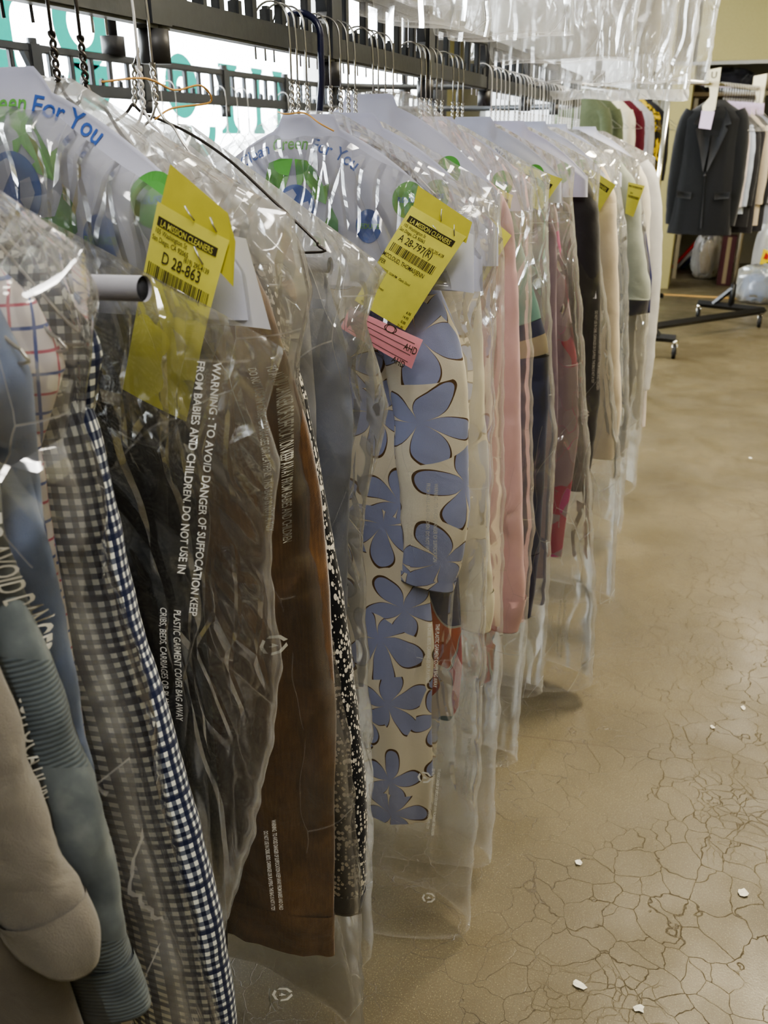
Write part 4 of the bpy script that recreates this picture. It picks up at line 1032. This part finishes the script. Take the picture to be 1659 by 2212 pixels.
upper('second clear garment bag of the upper tier, behind the one before the slats', 1.85, -.32, 1.60, -.60, 54)
upper('third clear garment bag of the upper tier, midway along the rail', 2.3, -.25, 1.585, -.58, 57)
upper('fourth clear garment bag of the upper tier, over the far half of the rail', 2.72, -.2, 1.56, -.56, 60)
upper('widest clear garment bag of the upper tier, its corner meeting the chrome rack rail', 3.12, -.165, 1.535, -.53, 63, .09)
upper('farthest clear garment bag of the upper tier', 3.6, -.13, 1.60, -.53, 66, .09)
garment('long_gown', 'pale grey gown inside the widest upper garment bag', 'gown', 3.12, M['offwhite'], sh(-.53, 2.6, .2) + [(2.3, -.75, -.31, .04), (1.66, -.78, -.27, .05)], xc=-.53, seed=70, nv=50)
garment('long_gown', 'pale grey gown inside the upper bag before the dark slats', 'gown', 1.45, M['offwhite'], sh(-.60, 2.6, .18) + [(2.3, -.78, -.42, .03), (1.72, -.79, -.41, .03)], seed=71, nv=50)
garment('long_gown', 'charcoal gown inside the fourth upper garment bag', 'gown', 2.72, M['charcoal'], sh(-.56, 2.6, .2) + [(2.3, -.76, -.34, .03), (1.84, -.77, -.30, .03)], xc=-.56, seed=72, nv=50)

# ================================================================== tickets
def ticket(label, quad, curl, rows, stub=None, barcode=None, header=True, name='hanging_claim_ticket', mat='yellow', grp=None, staples=()):
    """quad: top-left, top-right, bottom-right, bottom-left in world; rows: (text, left, down, size, sx) in metres on the paper"""
    Q = [np.array(q, float) for q in quad]
    w = np.linalg.norm(Q[1] - Q[0]); h = np.linalg.norm(Q[3] - Q[0])
    nrm = np.cross(Q[1] - Q[0], Q[3] - Q[0]); nrm /= np.linalg.norm(nrm)
    if nrm[1] > 0: nrm = -nrm
    def at(a, b, off=0.0):
        a = np.asarray(a, float); b = np.asarray(b, float)
        p = (Q[0] * (1 - a)[..., None] + Q[1] * a[..., None]) * (1 - b)[..., None] + (Q[3] * (1 - a)[..., None] + Q[2] * a[..., None]) * b[..., None]
        c = curl * (np.sin(a * PI) * .6 + .8 * np.sin(b * 4.2) * (.4 + a))
        return p + nrm * (c + off)[..., None]
    nu, nv = 14, 26
    A, B = np.meshgrid(np.linspace(0, 1, nu), np.linspace(0, 1, nv))
    base = Q[0]
    o = link(name, at(A, B).reshape(-1, 3), gridF(nv, nu), M[mat], None, base); tag(o, label, 'ticket', grp)
    def mp(V, x, y, off=.0009): return at((x + V[:, 0]) / w, (y - V[:, 1]) / h, off + V[:, 0] * 0)
    def rect(x0, x1, y0, y1, off=.0007, n=6):
        xs = np.linspace(x0, x1, n); V = np.array([(x, -y0) for x in xs] + [(x, -y1) for x in xs])
        return mp(V, 0, 0, off), [[i, i + 1, n + i + 1, n + i] for i in range(n - 1)]
    if header:
        hd = link('header_bar', *rect(.06 * w, .90 * w, .14 * w, .245 * w), M['ink'], o, base, None, False)
        V, F, tw_ = text2d('LA MISSION CLEANERS', .105 * w, .01, 1); V = V * [.74 * w / tw_, 1]
        link('header_text', *(mp(V, .11 * w, .233 * w, .0014), F), M[mat], hd, base, None, False)
    if rows:
        g_ = []
        for s_, x, y, sz, sx in rows:
            V, F, tw_ = text2d(s_, sz * w, .004, sx); g_.append((mp(V, x * w, y * w), F))
        link('printed_text', *join(*g_), M['ink'], o, base, None, False)
    if barcode:
        x, x1, y, y1 = [k * w for k in barcode]; r2 = random.Random(5); g_ = []
        while x < x1:
            bw = r2.choice((.006, .006, .012, .018)) * w; g_.append(rect(x, x + bw, y, y1, n=2)); x += bw + r2.choice((.007, .012, .016)) * w
        link('barcode', *join(*g_), M['ink'], o, base, None, False)
    if stub:
        P = [np.array(p, float) for p in stub]
        link('ticket_stub', np.array(P), [list(range(len(P)))], M['yellow_dk'] if mat == 'yellow' else M[mat], o, base, None, False)
    for (x, y, dx, dy) in staples:
        p0 = at(np.array(x), np.array(y), np.array(.0016)); p1 = at(np.array(x + dx), np.array(y + dy), np.array(.0016))
        link('staple', *wire([p0, (p0 + p1) / 2 + nrm * .0012, p1], .0007, 5), M['wire'], o, base)
    return at, o, base, nrm
rowsA = [('105 Washington St', .05, .33, .085, .72), ('San Diego, CA 92065', .03, .42, .085, .72), ('(619) 295-4139', .52, .48, .085, .66), ('D 28-863', .22, .63, .20, .74)]
Yt = .655
ticket('yellow claim ticket numbered D 28-863, stapled by the nearest shoulder cover',
       [(-.449, Yt, 1.372), (-.383, Yt, 1.343), (-.443, Yt, 1.180), (-.508, Yt, 1.205)], .003, rowsA,
       stub=[(-.436, Yt + .004, 1.401), (-.385, Yt + .004, 1.364), (-.379, Yt + .003, 1.342), (-.384, Yt + .003, 1.305), (-.449, Yt + .003, 1.368)], barcode=(.05, .95, .69, .86),
       staples=((.38, -.05, .16, .04), (.62, .1, .16, .06), (.72, -.06, .12, .05)))
Yt = 1.165
rowsB = [('105 Washington St', .05, .33, .075, .72), ('San Diego, CA 92065', .03, .41, .075, .72), ('(619) 295-4139', .6, .46, .075, .6), ('A 28-797(R)', .10, .57, .17, .74),
         ('MCCLOUD, THOMAS/JENN', .0, .90, .105, .62), ('IFER', .0, 1.02, .105, .62), ('RI', .0, 1.18, .105, .62), ('10/28/2025, 12:04 PM   Clerk: David', .05, 1.12, .06, .7), ('Blouse & Dress', .04, 1.42, .06, .8), ('& only', .08, 1.53, .06, .8),
         ('6.95', .86, 1.55, .07, .7), ('14.95', .84, 1.64, .07, .7), ('0.00', .86, 1.73, .07, .7), ('21.90', .84, 1.82, .07, .7), ('PIECES (2)', .1, 1.78, .06, .8), ('* 4 . 7 9 *', .1, 1.93, .09, .7)]
ticket('second yellow claim ticket numbered A 28-797, above a pink slip on the petal dress',
       [(-.399, Yt, 1.338), (-.322, Yt, 1.301), (-.408, Yt, 1.170), (-.484, Yt, 1.208)], .003, rowsB,
       stub=[(-.392, Yt + .004, 1.363), (-.316, Yt + .004, 1.319), (-.323, Yt + .003, 1.292), (-.399, Yt + .003, 1.334)], barcode=(.06, .88, .63, .78),
       staples=((.44, -.1, .1, .09), (.46, .05, .14, .03), (.74, -.04, .1, .08)))
at_, po, pb, pn = ticket('pink paper slip with handwritten initials, under the second yellow ticket', [(-.489, Yt - .003, 1.199), (-.379, Yt - .003, 1.160), (-.396, Yt - .003, 1.117), (-.506, Yt - .003, 1.168)], .0015,
       [('AHD', .82, .16, .10, .8), ('AHD', .74, .34, .10, .8), ('Comments', .45, .36, .05, .8)], header=False, name='pink_slip', mat='slip')
ruled = []
for b in (.2, .4, .6, .85):
    A_ = np.linspace(.1, .93, 8); V = np.concatenate([at_(A_, np.full(8, b), np.full(8, .0008)), at_(A_, np.full(8, b + .02), np.full(8, .0008))])
    ruled.append((V, [[i, i + 1, 9 + i, 8 + i] for i in range(7)]))
a_ = np.linspace(0, 6 * PI, 50)
ruled.append(wire(at_(.58 + (.07 + .015 * np.sin(a_ * .7)) * np.cos(a_), .1 + .13 * np.sin(a_), np.full(50, .001)), .0004, 4))
link('ruled_lines', *join(*ruled), M['ink'], po, pb, None, False)
def small_ticket(label, q, Y, stub=None):
    ticket(label, [(x, Y, z) for x, z in q], .003, [('28-8', .2, .6, .16, .7)], barcode=(.1, .9, .68, .82))
small_ticket('yellow claim ticket edge-on beside the cream shirt shoulder', [(-.405, 1.325), (-.335, 1.272), (-.385, 1.185), (-.44, 1.235)], 1.492)
small_ticket('wide yellow claim ticket over the mauve dress shoulder', [(-.443, 1.374), (-.342, 1.342), (-.385, 1.275), (-.475, 1.315)], 1.985)
small_ticket('folded yellow claim ticket beside the wide one, over the mint and navy top', [(-.455, 1.345), (-.395, 1.32), (-.40, 1.295), (-.462, 1.325)], 1.755)
small_ticket('yellow claim ticket standing up over the stone shirt shoulder', [(-.385, 1.352), (-.30, 1.305), (-.365, 1.185), (-.43, 1.25)], 2.585)
small_ticket('small yellow claim ticket blurred inside the last bags at the far end', [(-.30, 1.30), (-.25, 1.29), (-.275, 1.20), (-.3, 1.21)], 2.895)

# rubber bands round hanger necks
def band(label, pts):
    o = link('rubber_band', *wire(smooth_pts(pts, 6), .0012, 6), M['band'], None, pts[0]); tag(o, label, 'rubber band')
band('loose tan rubber band looped between two wire hanger necks', [(-.60, .80, 1.472), (-.59, .86, 1.478), (-.598, .925, 1.47), (-.585, .96, 1.476), (-.592, .99, 1.46), (-.605, .93, 1.452), (-.61, .90, 1.44)])
band('tan rubber band round the hooks above the full printed cover', [(-.618, 1.215, 1.455), (-.6, 1.205, 1.452), (-.575, 1.212, 1.453), (-.55, 1.206, 1.44), (-.53, 1.21, 1.43)])

# ================================================================== rolling rack with the suit
A0 = np.array((-.47, 6.41)); A1 = np.array((.115, 7.88)); dv = (A1 - A0) / np.linalg.norm(A1 - A0); RA = -math.atan2(dv[0], dv[1])
rack = Thing('rolling_garment_rack', 'chrome rolling garment rack on black Z-shaped base with casters', 'garment rack', (float(A0[0]), float(A0[1]), 0))
rack.part('top_rail', wire([(A0[0], A0[1], 1.765), (A1[0], A1[1], 1.765)], .016, 16), M['chrome'])
for p in (A0, A1):
    rack.part('post', wire([(p[0], p[1], .28), (p[0], p[1], 1.765)], .016, 16), M['chrome'])
    rack.part('post_socket', wire([(p[0], p[1], .13), (p[0], p[1], .32)], .023, 4), M['blacksteel'])
T1, T2, T3, T4 = (-.23, 6.40, .135), (-.71, 6.42, .135), (-.144, 7.97, .135), (.371, 7.80, .135)
def bar4(a, b, r=.02):
    V, F = wire([a, b], r * 1.41, 4); return V, F
for a, b in ((T1, T2), (T3, T4), (T2, T4)): rack.part('base_bar', bar4(a, b), M['blacksteel'], smooth=False)
for p, q in ((A0, T1), (A0, T2), (A1, T3)):
    m = np.array((p[0] * .45 + q[0] * .55, p[1] * .45 + q[1] * .55, .14)); rack.part('brace', bar4((p[0], p[1], .29), m, .014), M['blacksteel'], smooth=False)
for p in (T1, T2, T3, T4):
    x, y = p[0] * .94 + .03 * (A0[0] if p[1] < 7 else A1[0]), p[1]
    fk = rack.part('caster', join(cyl((x, y, .095), .02, .03), box(x - .018, x - .013, y - .02, y + .02, .03, .1), box(x + .013, x + .018, y - .02, y + .02, .03, .1)), M['chrome'])
    rack.part('wheel', join(wire([(x - .012, y - .01, .045), (x + .012, y - .01, .045)], .045, 24)), M['rubber'], fk)
def on_rack(s): return (float(A0[0] + dv[0] * s), float(A0[1] + dv[1] * s), 1.765)

# suit jacket nearest on the rack (own coordinates: hook at the origin)
j = garment('suit_jacket', 'charcoal suit jacket facing the aisle, first on the rolling rack', 'jacket', 0, M['suit'],
            [(-.095, -.06, .06, .02), (-.13, -.11, .11, .05), (-.165, -.17, .17, .07), (-.215, -.205, .205, .08), (-.5, -.20, .20, .085), (-.7, -.205, .205, .09), (-.99, -.225, .225, .085)],
            [(.20, -.165), (.240, -.25), (.258, -.45), (.262, -.65), (.25, -.84), (.243, -.925)], (.055, .066, .062, .052), (.06, .06, .055, .045), xc=0, base=(0, 0, 0), loc=on_rack(.74), rotz=-.02, seed=80, collar=False, wr=.03, yoff=.01)
jr = -.0
def panel(pts, y, thick=.008):
    n = len(pts); V = [(x, y if not isinstance(y, (list, tuple)) else y[i], z) for i, (x, z) in enumerate(pts)]
    V2 = [(a, b - thick, c) for a, b, c in V]
    F = [list(range(n)), list(range(n, 2 * n))[::-1]] + [[i, (i + 1) % n, n + (i + 1) % n, n + i] for i in range(n)]
    return V + V2, F
lapm = fabric('lapel_suiting', sr(27, 28, 32), sr(21, 22, 26), strength=.2)
for s in (1, -1):
    j.part('lapel', panel([(s * .035, -.125), (s * .075, -.15), (s * .11, -.215), (s * .125, -.25), (s * .085, -.262), (s * .105, -.285), (s * .06, -.42), (-.008 + s * .012, -.565), (s * .004, -.40), (s * .02, -.2)], [-.03, -.055, -.085, -.088, -.088, -.088, -.092, -.094, -.088, -.06]), lapm)
    j.part('pocket_flap', panel([(s * .08, -.70), (s * .18, -.69), (s * .18, -.735), (s * .08, -.745)], -.088, .004), M['suit'])
j.part('front_edge', panel([(-.010, -.56), (-.002, -.56), (.02, -.94), (.012, -.945)], -.090, .004), lapm)
j.part('button', cyl((-.004, -.106, -.585), .009, .008, 1, 16), M['blacksteel'])
j.part('shirt_front', panel([(-.03, -.14), (.03, -.14), (.02, -.25), (0, -.5), (-.01, -.5), (-.025, -.25)], -.066, .003), M['black'])

def divider(label, s, letter):
    L = on_rack(s); t = Thing('rack_divider', label, 'rack divider', L, (0, 0, 0), -.05)
    pl = [(-.045, .085), (.045, .10), (.045, -.02), (.042, -.16), (.028, -.17), (-.04, -.165), (-.045, -.135), (-.005, -.08), (-.012, -.03), (-.02, -.018), (-.045, -.02)]
    pt = panel(pl, -.022, .004); pp = t.part('plate', pt, M['ivory'], smooth=False)
    if letter:
        V, F, w = text2d(letter, .058, .01); t.part('letter', (np.stack([V[:, 0] - w / 2 + .004, np.full(len(V), -.0275), V[:, 1] + .035], -1), F), M['ink'], pp, False)
    t.part('paper_slip', panel([(-.045, -.165), (.04, -.17), (.03, -.285), (-.05, -.275)], -.022, .002), M['lavender'], smooth=False)
divider('ivory plastic rack divider lettered U, on the rail above the suit jacket', .64, 'U')
divider('ivory plastic rack divider farther along the rail, past the striped shirts', 1.47, '')

hrack = [(-.002, -.03), (0, 0)]
rk = None
def rack_hanger(s, label, group, dress):
    global rk
    if rk is None:
        t = Thing('wire_hanger', label, 'hanger', (0, 0, 0), (0, 0, 0), 0, group)
        hk, tw_, shw = hanger_geo(.115, .2, .002)
        t.part('hook', (np.asarray(hk[0]) + [.027, 0, -.122], hk[1]), M['wire']); t.part('twisted_neck', (np.asarray(tw_[0]) + [.027, 0, -.122], tw_[1]), M['wire'])
        t.part('shoulder_wire', (np.asarray(shw[0]) + [.027, 0, -.122], shw[1]), M['wire']); rk = t.o; o = rk
    else: o = copy_tree(rk)
    o.location = on_rack(s); o.rotation_euler = (0, 0, RA); o['label'] = label; o['group'] = group
    return o
for k in range(16):
    rack_hanger(.80 + k * .046, 'wire hanger packed behind the suit jacket on the rolling rack', 'wire hangers on the rolling rack', None)
lav = None
for k in range(9):
    if lav is None:
        lav = link('lavender_slip', *panel([(-.07, -.10), (.07, -.10), (.075, -.20), (-.075, -.20)], 0, .002), M['lavender'], None, (0, 0, 0), None, False); o = lav
    else: o = lav.copy(); COL.objects.link(o)
    o.location = on_rack(.80 + k * .08); o.rotation_euler = (0, 0, RA + .1)
    tag(o, 'lavender paper slip over a hanger neck on the rolling rack', 'paper slip', 'lavender slips on the rolling rack')
def rg(name, label, cat, s, mat, hem, sl, seed, hw=.2, **kw):
    return garment(name, label, cat, 0, mat, [(-.17, -.05, .05, .02), (-.2, -.1, .1, .03), (-.26, -.17, .17, .04), (-.3, -hw, hw, .04), (-.6, -hw, hw, .042), (hem, -hw - .01, hw + .01, .045)],
                   sl, (.045, .05, .04), (.03, .03, .026), xc=0, base=(0, 0, 0), loc=on_rack(s), rotz=RA, seed=seed, nu=48, nv=50, **kw)
SL = [(.2, -.27), (.232, -.36), (.245, -.6), (.24, -.8)]
rg('striped_shirt', 'white shirt with red and grey stripes directly behind the suit jacket', 'shirt', .86, M['redstripe'], -.88, SL, 81, .2, cuff=.06)
rg('striped_shirt', 'pale grey fine striped shirt, second behind the suit jacket', 'shirt', .96, M['bluestripe'], -.85, SL, 82, .21, cuff=.06)
rg('black_jacket', 'black jacket on the rolling rack behind the striped shirts', 'jacket', 1.06, M['black'], -.95, SL, 83, .22)
rg('wool_skirt', 'dark grey skirt hanging low on the rolling rack', 'skirt', 1.16, M['charcoal'], -1.0, None, 84, .22)
rg('dress_shirt', 'stone shirt far along the rolling rack', 'shirt', 1.26, M['stone'], -.95, SL, 85, .22)
rg('black_jacket', 'black jacket at the far post of the rolling rack', 'jacket', 1.36, M['black'], -1.0, SL, 86, .22)
rg('dress_shirt', 'pale blue shirt last on the rolling rack', 'shirt', 1.46, M['skyblue'], -.95, SL, 87, .22)

# second rack further back
B0 = np.array((-1.13, 6.9)); B1 = np.array((-.74, 9.0)); db = (B1 - B0) / np.linalg.norm(B1 - B0); RB = -math.atan2(db[0], db[1])
r2 = Thing('garment_rack', 'bright chrome garment rack standing behind the conveyor, coloured coats on it', 'garment rack', (float(B0[0]), float(B0[1]), 0))
r2.part('top_rail', wire([(B0[0], B0[1], 1.78), (B1[0], B1[1], 1.78)], .014, 12), M['chrome'])
for p in (B0, B1):
    r2.part('post', wire([(p[0], p[1], .03), (p[0], p[1], 1.78)], .016, 14), M['chrome'])
    r2.part('foot', box(p[0] - .25, p[0] + .25, p[1] - .02, p[1] + .02, 0, .04, .005), M['blacksteel'])
SL2 = [(.19, -.17), (.22, -.26), (.235, -.5), (.23, -.7)]
for k, (nm, lb, ct, m, s) in enumerate((('wool_coat', 'olive green coat, first on the rack behind the conveyor', 'coat', 'olive', .16), ('wool_coat', 'olive coat second on the rack behind the conveyor', 'coat', 'olive', .42),
        ('dress_shirt', 'cream shirt between the olive coat and the burgundy one', 'shirt', 'cream', .74), ('wool_coat', 'burgundy coat on the rack behind the conveyor', 'coat', 'burgundy', 1.0), ('dress_shirt', 'white shirt just past the burgundy coat', 'shirt', 'white', 1.28),
        ('print_blouse', 'yellow and black print blouse on the rack behind the conveyor', 'blouse', 'yellowprint', 1.5), ('black_jacket', 'black jacket past the yellow print blouse', 'jacket', 'charcoal', 1.75))):
    L = (float(B0[0] + db[0] * s), float(B0[1] + db[1] * s), 1.78)
    garment(nm, lb, ct, 0, M[m], [(-.06, -.05, .05, .02), (-.09, -.1, .1, .04), (-.15, -.17, .17, .055), (-.19, -.2, .2, .06), (-.6, -.2, .2, .06), (-.95, -.21, .21, .06)], SL2, (.05, .05, .045), (.05, .05, .04), xc=0, base=(0, 0, 0), loc=L, rotz=RB, seed=90 + k, nu=48, nv=50)
h2 = None
for k in range(12):
    L = (float(B0[0] + db[0] * (.16 + k * .18)), float(B0[1] + db[1] * (.16 + k * .18)), 1.78)
    o = copy_tree(rk); o.location = (L[0], L[1], L[2] + .08); o.rotation_euler = (0, 0, RB)
    o.location.z = 1.79; o['label'] = 'wire hanger on the rack of coloured coats'; o['group'] = 'wire hangers on the second rack'

# ================================================================== alcove contents
def lump(name, label, cat, c, r, mat, seed, n=40, flat=0.0, **kw):
    """soft sagging bundle"""
    u = np.linspace(0, 2 * PI, n); v = np.linspace(-PI / 2, PI / 2, n // 2)
    U, Vv = np.meshgrid(u, v)
    d = 1 + .18 * gn(np.cos(U) * 2 + 3, np.sin(U) * 2 + Vv * 2, seed) + .10 * np.abs(gn(U * 3.0 * 0 + np.cos(U) * 5, np.sin(U) * 5 + Vv * 4, seed + 1))
    cv = np.sign(np.cos(Vv)) * np.abs(np.cos(Vv)) ** .6; sv = np.sign(np.sin(Vv)) * np.abs(np.sin(Vv)) ** .8
    V = np.stack([c[0] + r[0] * np.cos(U) * cv * d, c[1] + r[1] * np.sin(U) * cv * d, c[2] + r[2] * sv * d], -1)
    V[..., 2] = np.maximum(V[..., 2], c[2] - r[2] * .96)
    o = link(name, V.reshape(-1, 3), gridF(n // 2, n), mat, None, (c[0], c[1], c[2] - r[2] * .96), np.stack([U * .1, Vv * .1], -1)); tag(o, label, cat); return o
t = Thing('storage_shelf', 'wide brown storage shelf along the alcove under the cream soffit', 'shelf', (.9, 9.95, 0))
t.part('shelf_board', box(-.5, 2.6, 9.82, 10.4, 1.80, 1.835), M['shelf'], smooth=False)
t.part('shelf_board', box(-.5, 2.6, 9.82, 10.4, 1.2, 1.235), M['shelf'], smooth=False)
for x in (-.5, 1.0, 2.56): t.part('upright', box(x, x + .04, 10.36, 10.4, 0, 1.835), M['shelf'], smooth=False)
lump('duffel_bag', 'dark grey duffel bundle on the alcove shelf behind the letter U divider', 'bag', (-.20, 10.08, 1.94), (.24, .18, .105), M['duffel'], 3)
lump('cloth_bundle', 'lighter grey cloth bundle beside the dark duffel on the alcove shelf', 'bundle', (.02, 10.0, 1.91), (.10, .12, .075), M['charcoal'], 4)
o = link('fabric_roll', *wire([(.05, 9.9, 1.89), (.42, 10.1, 1.99)], .075, 24), M['tancloth'], None, (.05, 9.9, 1.835)); tag(o, 'tan rolled cloth leaning on the alcove shelf end', 'fabric roll')
def carton(label, x0, x1, y0, y1, z0, z1, m, name='cardboard_box'):
    t = Thing(name, label, 'box', ((x0 + x1) / 2, (y0 + y1) / 2, z0))
    t.part('carton_body', box(x0, x1, y0, y1, z0, z1 - .002, .004), M[m], smooth=False)
    t.part('lid_flap', box(x0 - .002, (x0 + x1) / 2 - .001, y0 - .002, y1 + .002, z1 - .002, z1 + .002), M[m], smooth=False)
    t.part('lid_flap', box((x0 + x1) / 2 + .001, x1 + .002, y0 - .002, y1 + .002, z1 - .002, z1 + .002), M[m], smooth=False)
    t.part('tape_strip', box((x0 + x1) / 2 - .02, (x0 + x1) / 2 + .02, y0 - .004, y0 - .002, z0 + .02, z1 - .01), M['tancloth'], smooth=False)
carton('red brown carton standing on the lower alcove shelf beside the cream pier', -.47, -.38, 9.86, 10.1, 1.236, 1.70, 'redbox')
carton('tall burgundy box standing on the floor in front of the alcove', -.03, .11, 10.02, 10.16, 0, .50, 'burgbox')
lump('carrier_bag', 'white plastic carrier bag stuffed with cloth on the alcove floor', 'bag', (-.17, 10.45, .24), (.15, .14, .24), M['bagwhite'], 8)
lump('cloth_bundle', 'tan cloth bundle inside the white carrier bag', 'bundle', (-.14, 10.45, .22), (.10, .09, .17), M['tancloth'], 9)
lump('carrier_bag', 'bluish crumpled plastic bag slumped on the floor behind the rack post', 'bag', (.36, 9.02, .17), (.22, .16, .17), M['bagblue'], 10)
lump('cloth_bundle', 'white cloth bundle inside the slumped bluish bag', 'bundle', (.36, 9.04, .13), (.15, .10, .12), M['skyblue'], 13)
sack = lump('clear_sack', 'tall clear sack with a bright yellow label, behind the slumped bluish bag', 'bag', (.48, 9.5, .42), (.20, .16, .42), M['bagwhite'], 11)
lump('cloth_bundle', 'pale cloth bundle filling the tall clear sack', 'bundle', (.48, 9.52, .40), (.15, .11, .38), M['offwhite'], 14)
def sack_part(name, pts, y, th, m):
    V, F = panel(pts, y, th); link(name, V, F, M[m], sack, (.48, 9.5, .42 - .42 * .96), None, False)
sack_part('label_card', [(.35, .46), (.43, .43), (.45, .30), (.335, .31)], 9.31, .003, 'yblabel')
sack_part('label_print', [(.395, .34), (.447, .335), (.445, .30), (.40, .303)], 9.306, .002, 'blacklabel')
sack_part('label_print', [(.375, .43), (.405, .40), (.40, .36), (.36, .37)], 9.306, .002, 'red')
for k, (x, m, ln, lb) in enumerate(((-.55, 'red', .34, 'red folded bundle leaning low in the alcove'), (-.50, 'white', .34, 'white folded bundle leaning beside the red one in the alcove'), (-.44, 'deepblue', .38, 'blue folded bundle leaning beside the white one in the alcove'), (-.39, 'olive', .36, 'olive folded bundle leaning beside the blue one in the alcove'))):
    V, F = box(-.02, .02, 0, .25, 0, ln, .008)
    V = V.copy(); V[:, 0] += (V[:, 2]) * .75; V += [x, 11.2, .0]
    o = link('folded_bundle', V, F, M[m], None, (x, 11.2, 0)); tag(o, lb, 'folded cloth')
# floor scraps
for k, (x, y, sx, sy, lb) in enumerate(((-.109, 1.466, .012, .010, 'round white paper scrap on the concrete beside the bag hems'), (-.062, 1.172, .018, .011, 'torn white paper scrap on the concrete at the front of the aisle'), (.045, 1.163, .014, .009, 'curled white scrap beside the torn one at the front of the aisle'),
        (.22, 2.178, .008, .012, 'elongated white fleck on the concrete beside the long crack'), (.146, 2.06, .008, .008, 'small white fleck on the concrete near the elongated fleck'), (.219, 1.504, .014, .012, 'shiny white scrap on the concrete at the aisle edge'), (.257, 4.34, .012, .012, 'white fleck far down the aisle on the concrete'))):
    n = 9; a = np.linspace(0, 2 * PI, n, endpoint=False); q = [.6 + .5 * rnd.random() for _ in a]
    V = [(x + sx * qq * math.cos(t_) * .8, y + sy * qq * math.sin(t_), .0015 + .003 * rnd.random()) for t_, qq in zip(a, q)] + [(x, y, .004)]
    o = link('paper_scrap', V, [[i, (i + 1) % n, n] for i in range(n)], M['scrap'], None, (x, y, .0), None, False); tag(o, lb, 'scrap')

# ceiling light fittings over the aisle
em = NT('lit_diffuser'); emit = em.surf(em.n('Emission', {0: (1, .93, .80, 1), 1: 18}).outputs[0])
em2 = NT('lit_diffuser_soft'); emit2 = em2.surf(em2.n('Emission', {0: (1, .94, .84, 1), 1: 17}).outputs[0])
for x, y, lb in ((.55, .2, 'tube light fitting over the near end of the aisle'), (.55, 3.2, 'tube light fitting over the middle of the aisle'), (.9, 6.6, 'tube light fitting over the rolling rack'),
                 (2.1, 1.2, 'tube light fitting near the plain side wall, toward the near end'), (2.1, 4.2, 'tube light fitting near the plain side wall, by the middle of the aisle'),
                 (-1.25, .9, 'tube light fitting between the two conveyor runs, toward the near end'), (-1.25, 3.4, 'tube light fitting between the two conveyor runs, toward the far turn'), (1.2, -1.9, 'tube light fitting behind the viewer over the open floor')):
    t = Thing('ceiling_light', lb, 'ceiling light', (x, y, ZC))
    t.part('housing', box(x - .16, x + .16, y - .62, y + .62, ZC - .05, ZC, .006), M['ceil'], smooth=False)
    t.part('diffuser', box(x - .07, x + .07, y - .6, y + .6, ZC - .06, ZC - .05), emit2 if (y < 2 and x > 0) else emit, smooth=False)

# ================================================================== light
w = bpy.data.worlds.new('World'); S.world = w; w.use_nodes = True
bg = w.node_tree.nodes['Background']; bg.inputs[0].default_value = (.93, .97, 1, 1); bg.inputs[1].default_value = 13
def area(name, loc, rot, sx, sy, power, col):
    l = bpy.data.lights.new(name, 'AREA'); l.shape = 'RECTANGLE'; l.size = sx; l.size_y = sy; l.energy = power; l.color = col
    o = bpy.data.objects.new(name, l); COL.objects.link(o); o.location = loc; o.rotation_euler = rot; return o
area('aisle_tube_light', (.55, 3.2, ZC - .08), (0, 0, 0), .26, 1.2, 80, (1, .88, .64))
area('near_fill_light', (.2, -.15, 2.45), (0, .75, 0), .26, 1.2, 14, (1, .97, .92))  # added fill lamp tilted at the near covers and tickets, no fitting here
area('rack_tube_light', (.9, 6.6, ZC - .08), (0, 0, 0), .26, 1.2, 55, (1, .92, .76))
area('window_daylight', (X0 + .05, 4.6, 1.85), (0, PI / 2, 0), 1.4, 8.0, 190, (.93, .97, 1))

# ================================================================== camera
cam = bpy.data.cameras.new('Camera'); co = bpy.data.objects.new('Camera', cam); COL.objects.link(co)
cam.sensor_fit = 'VERTICAL'; cam.sensor_height = 24.0; cam.lens = 24.0 * 1880 / 2212
cam.clip_start = .02
co.location = (0, 0, 1.42); co.rotation_euler = (PI / 2 - math.radians(23.206), 0, math.radians(20.64))
cam.dof.use_dof = True; cam.dof.focus_distance = 1.15; cam.dof.aperture_fstop = 6.0
S.camera = co
S.view_settings.view_transform = 'AgX'
S.view_settings.look = 'AgX - Medium High Contrast'
S.view_settings.exposure = 0.58
S.cycles.transparent_max_bounces = 44
S.cycles.use_adaptive_sampling = True; S.cycles.adaptive_threshold = .04; S.cycles.time_limit = 1150
S.cycles.max_bounces = 8; S.cycles.diffuse_bounces = 3; S.cycles.glossy_bounces = 3
S.cycles.sample_clamp_indirect = 6
S.cycles.use_denoising = True
S.cycles.caustics_reflective = False; S.cycles.caustics_refractive = False
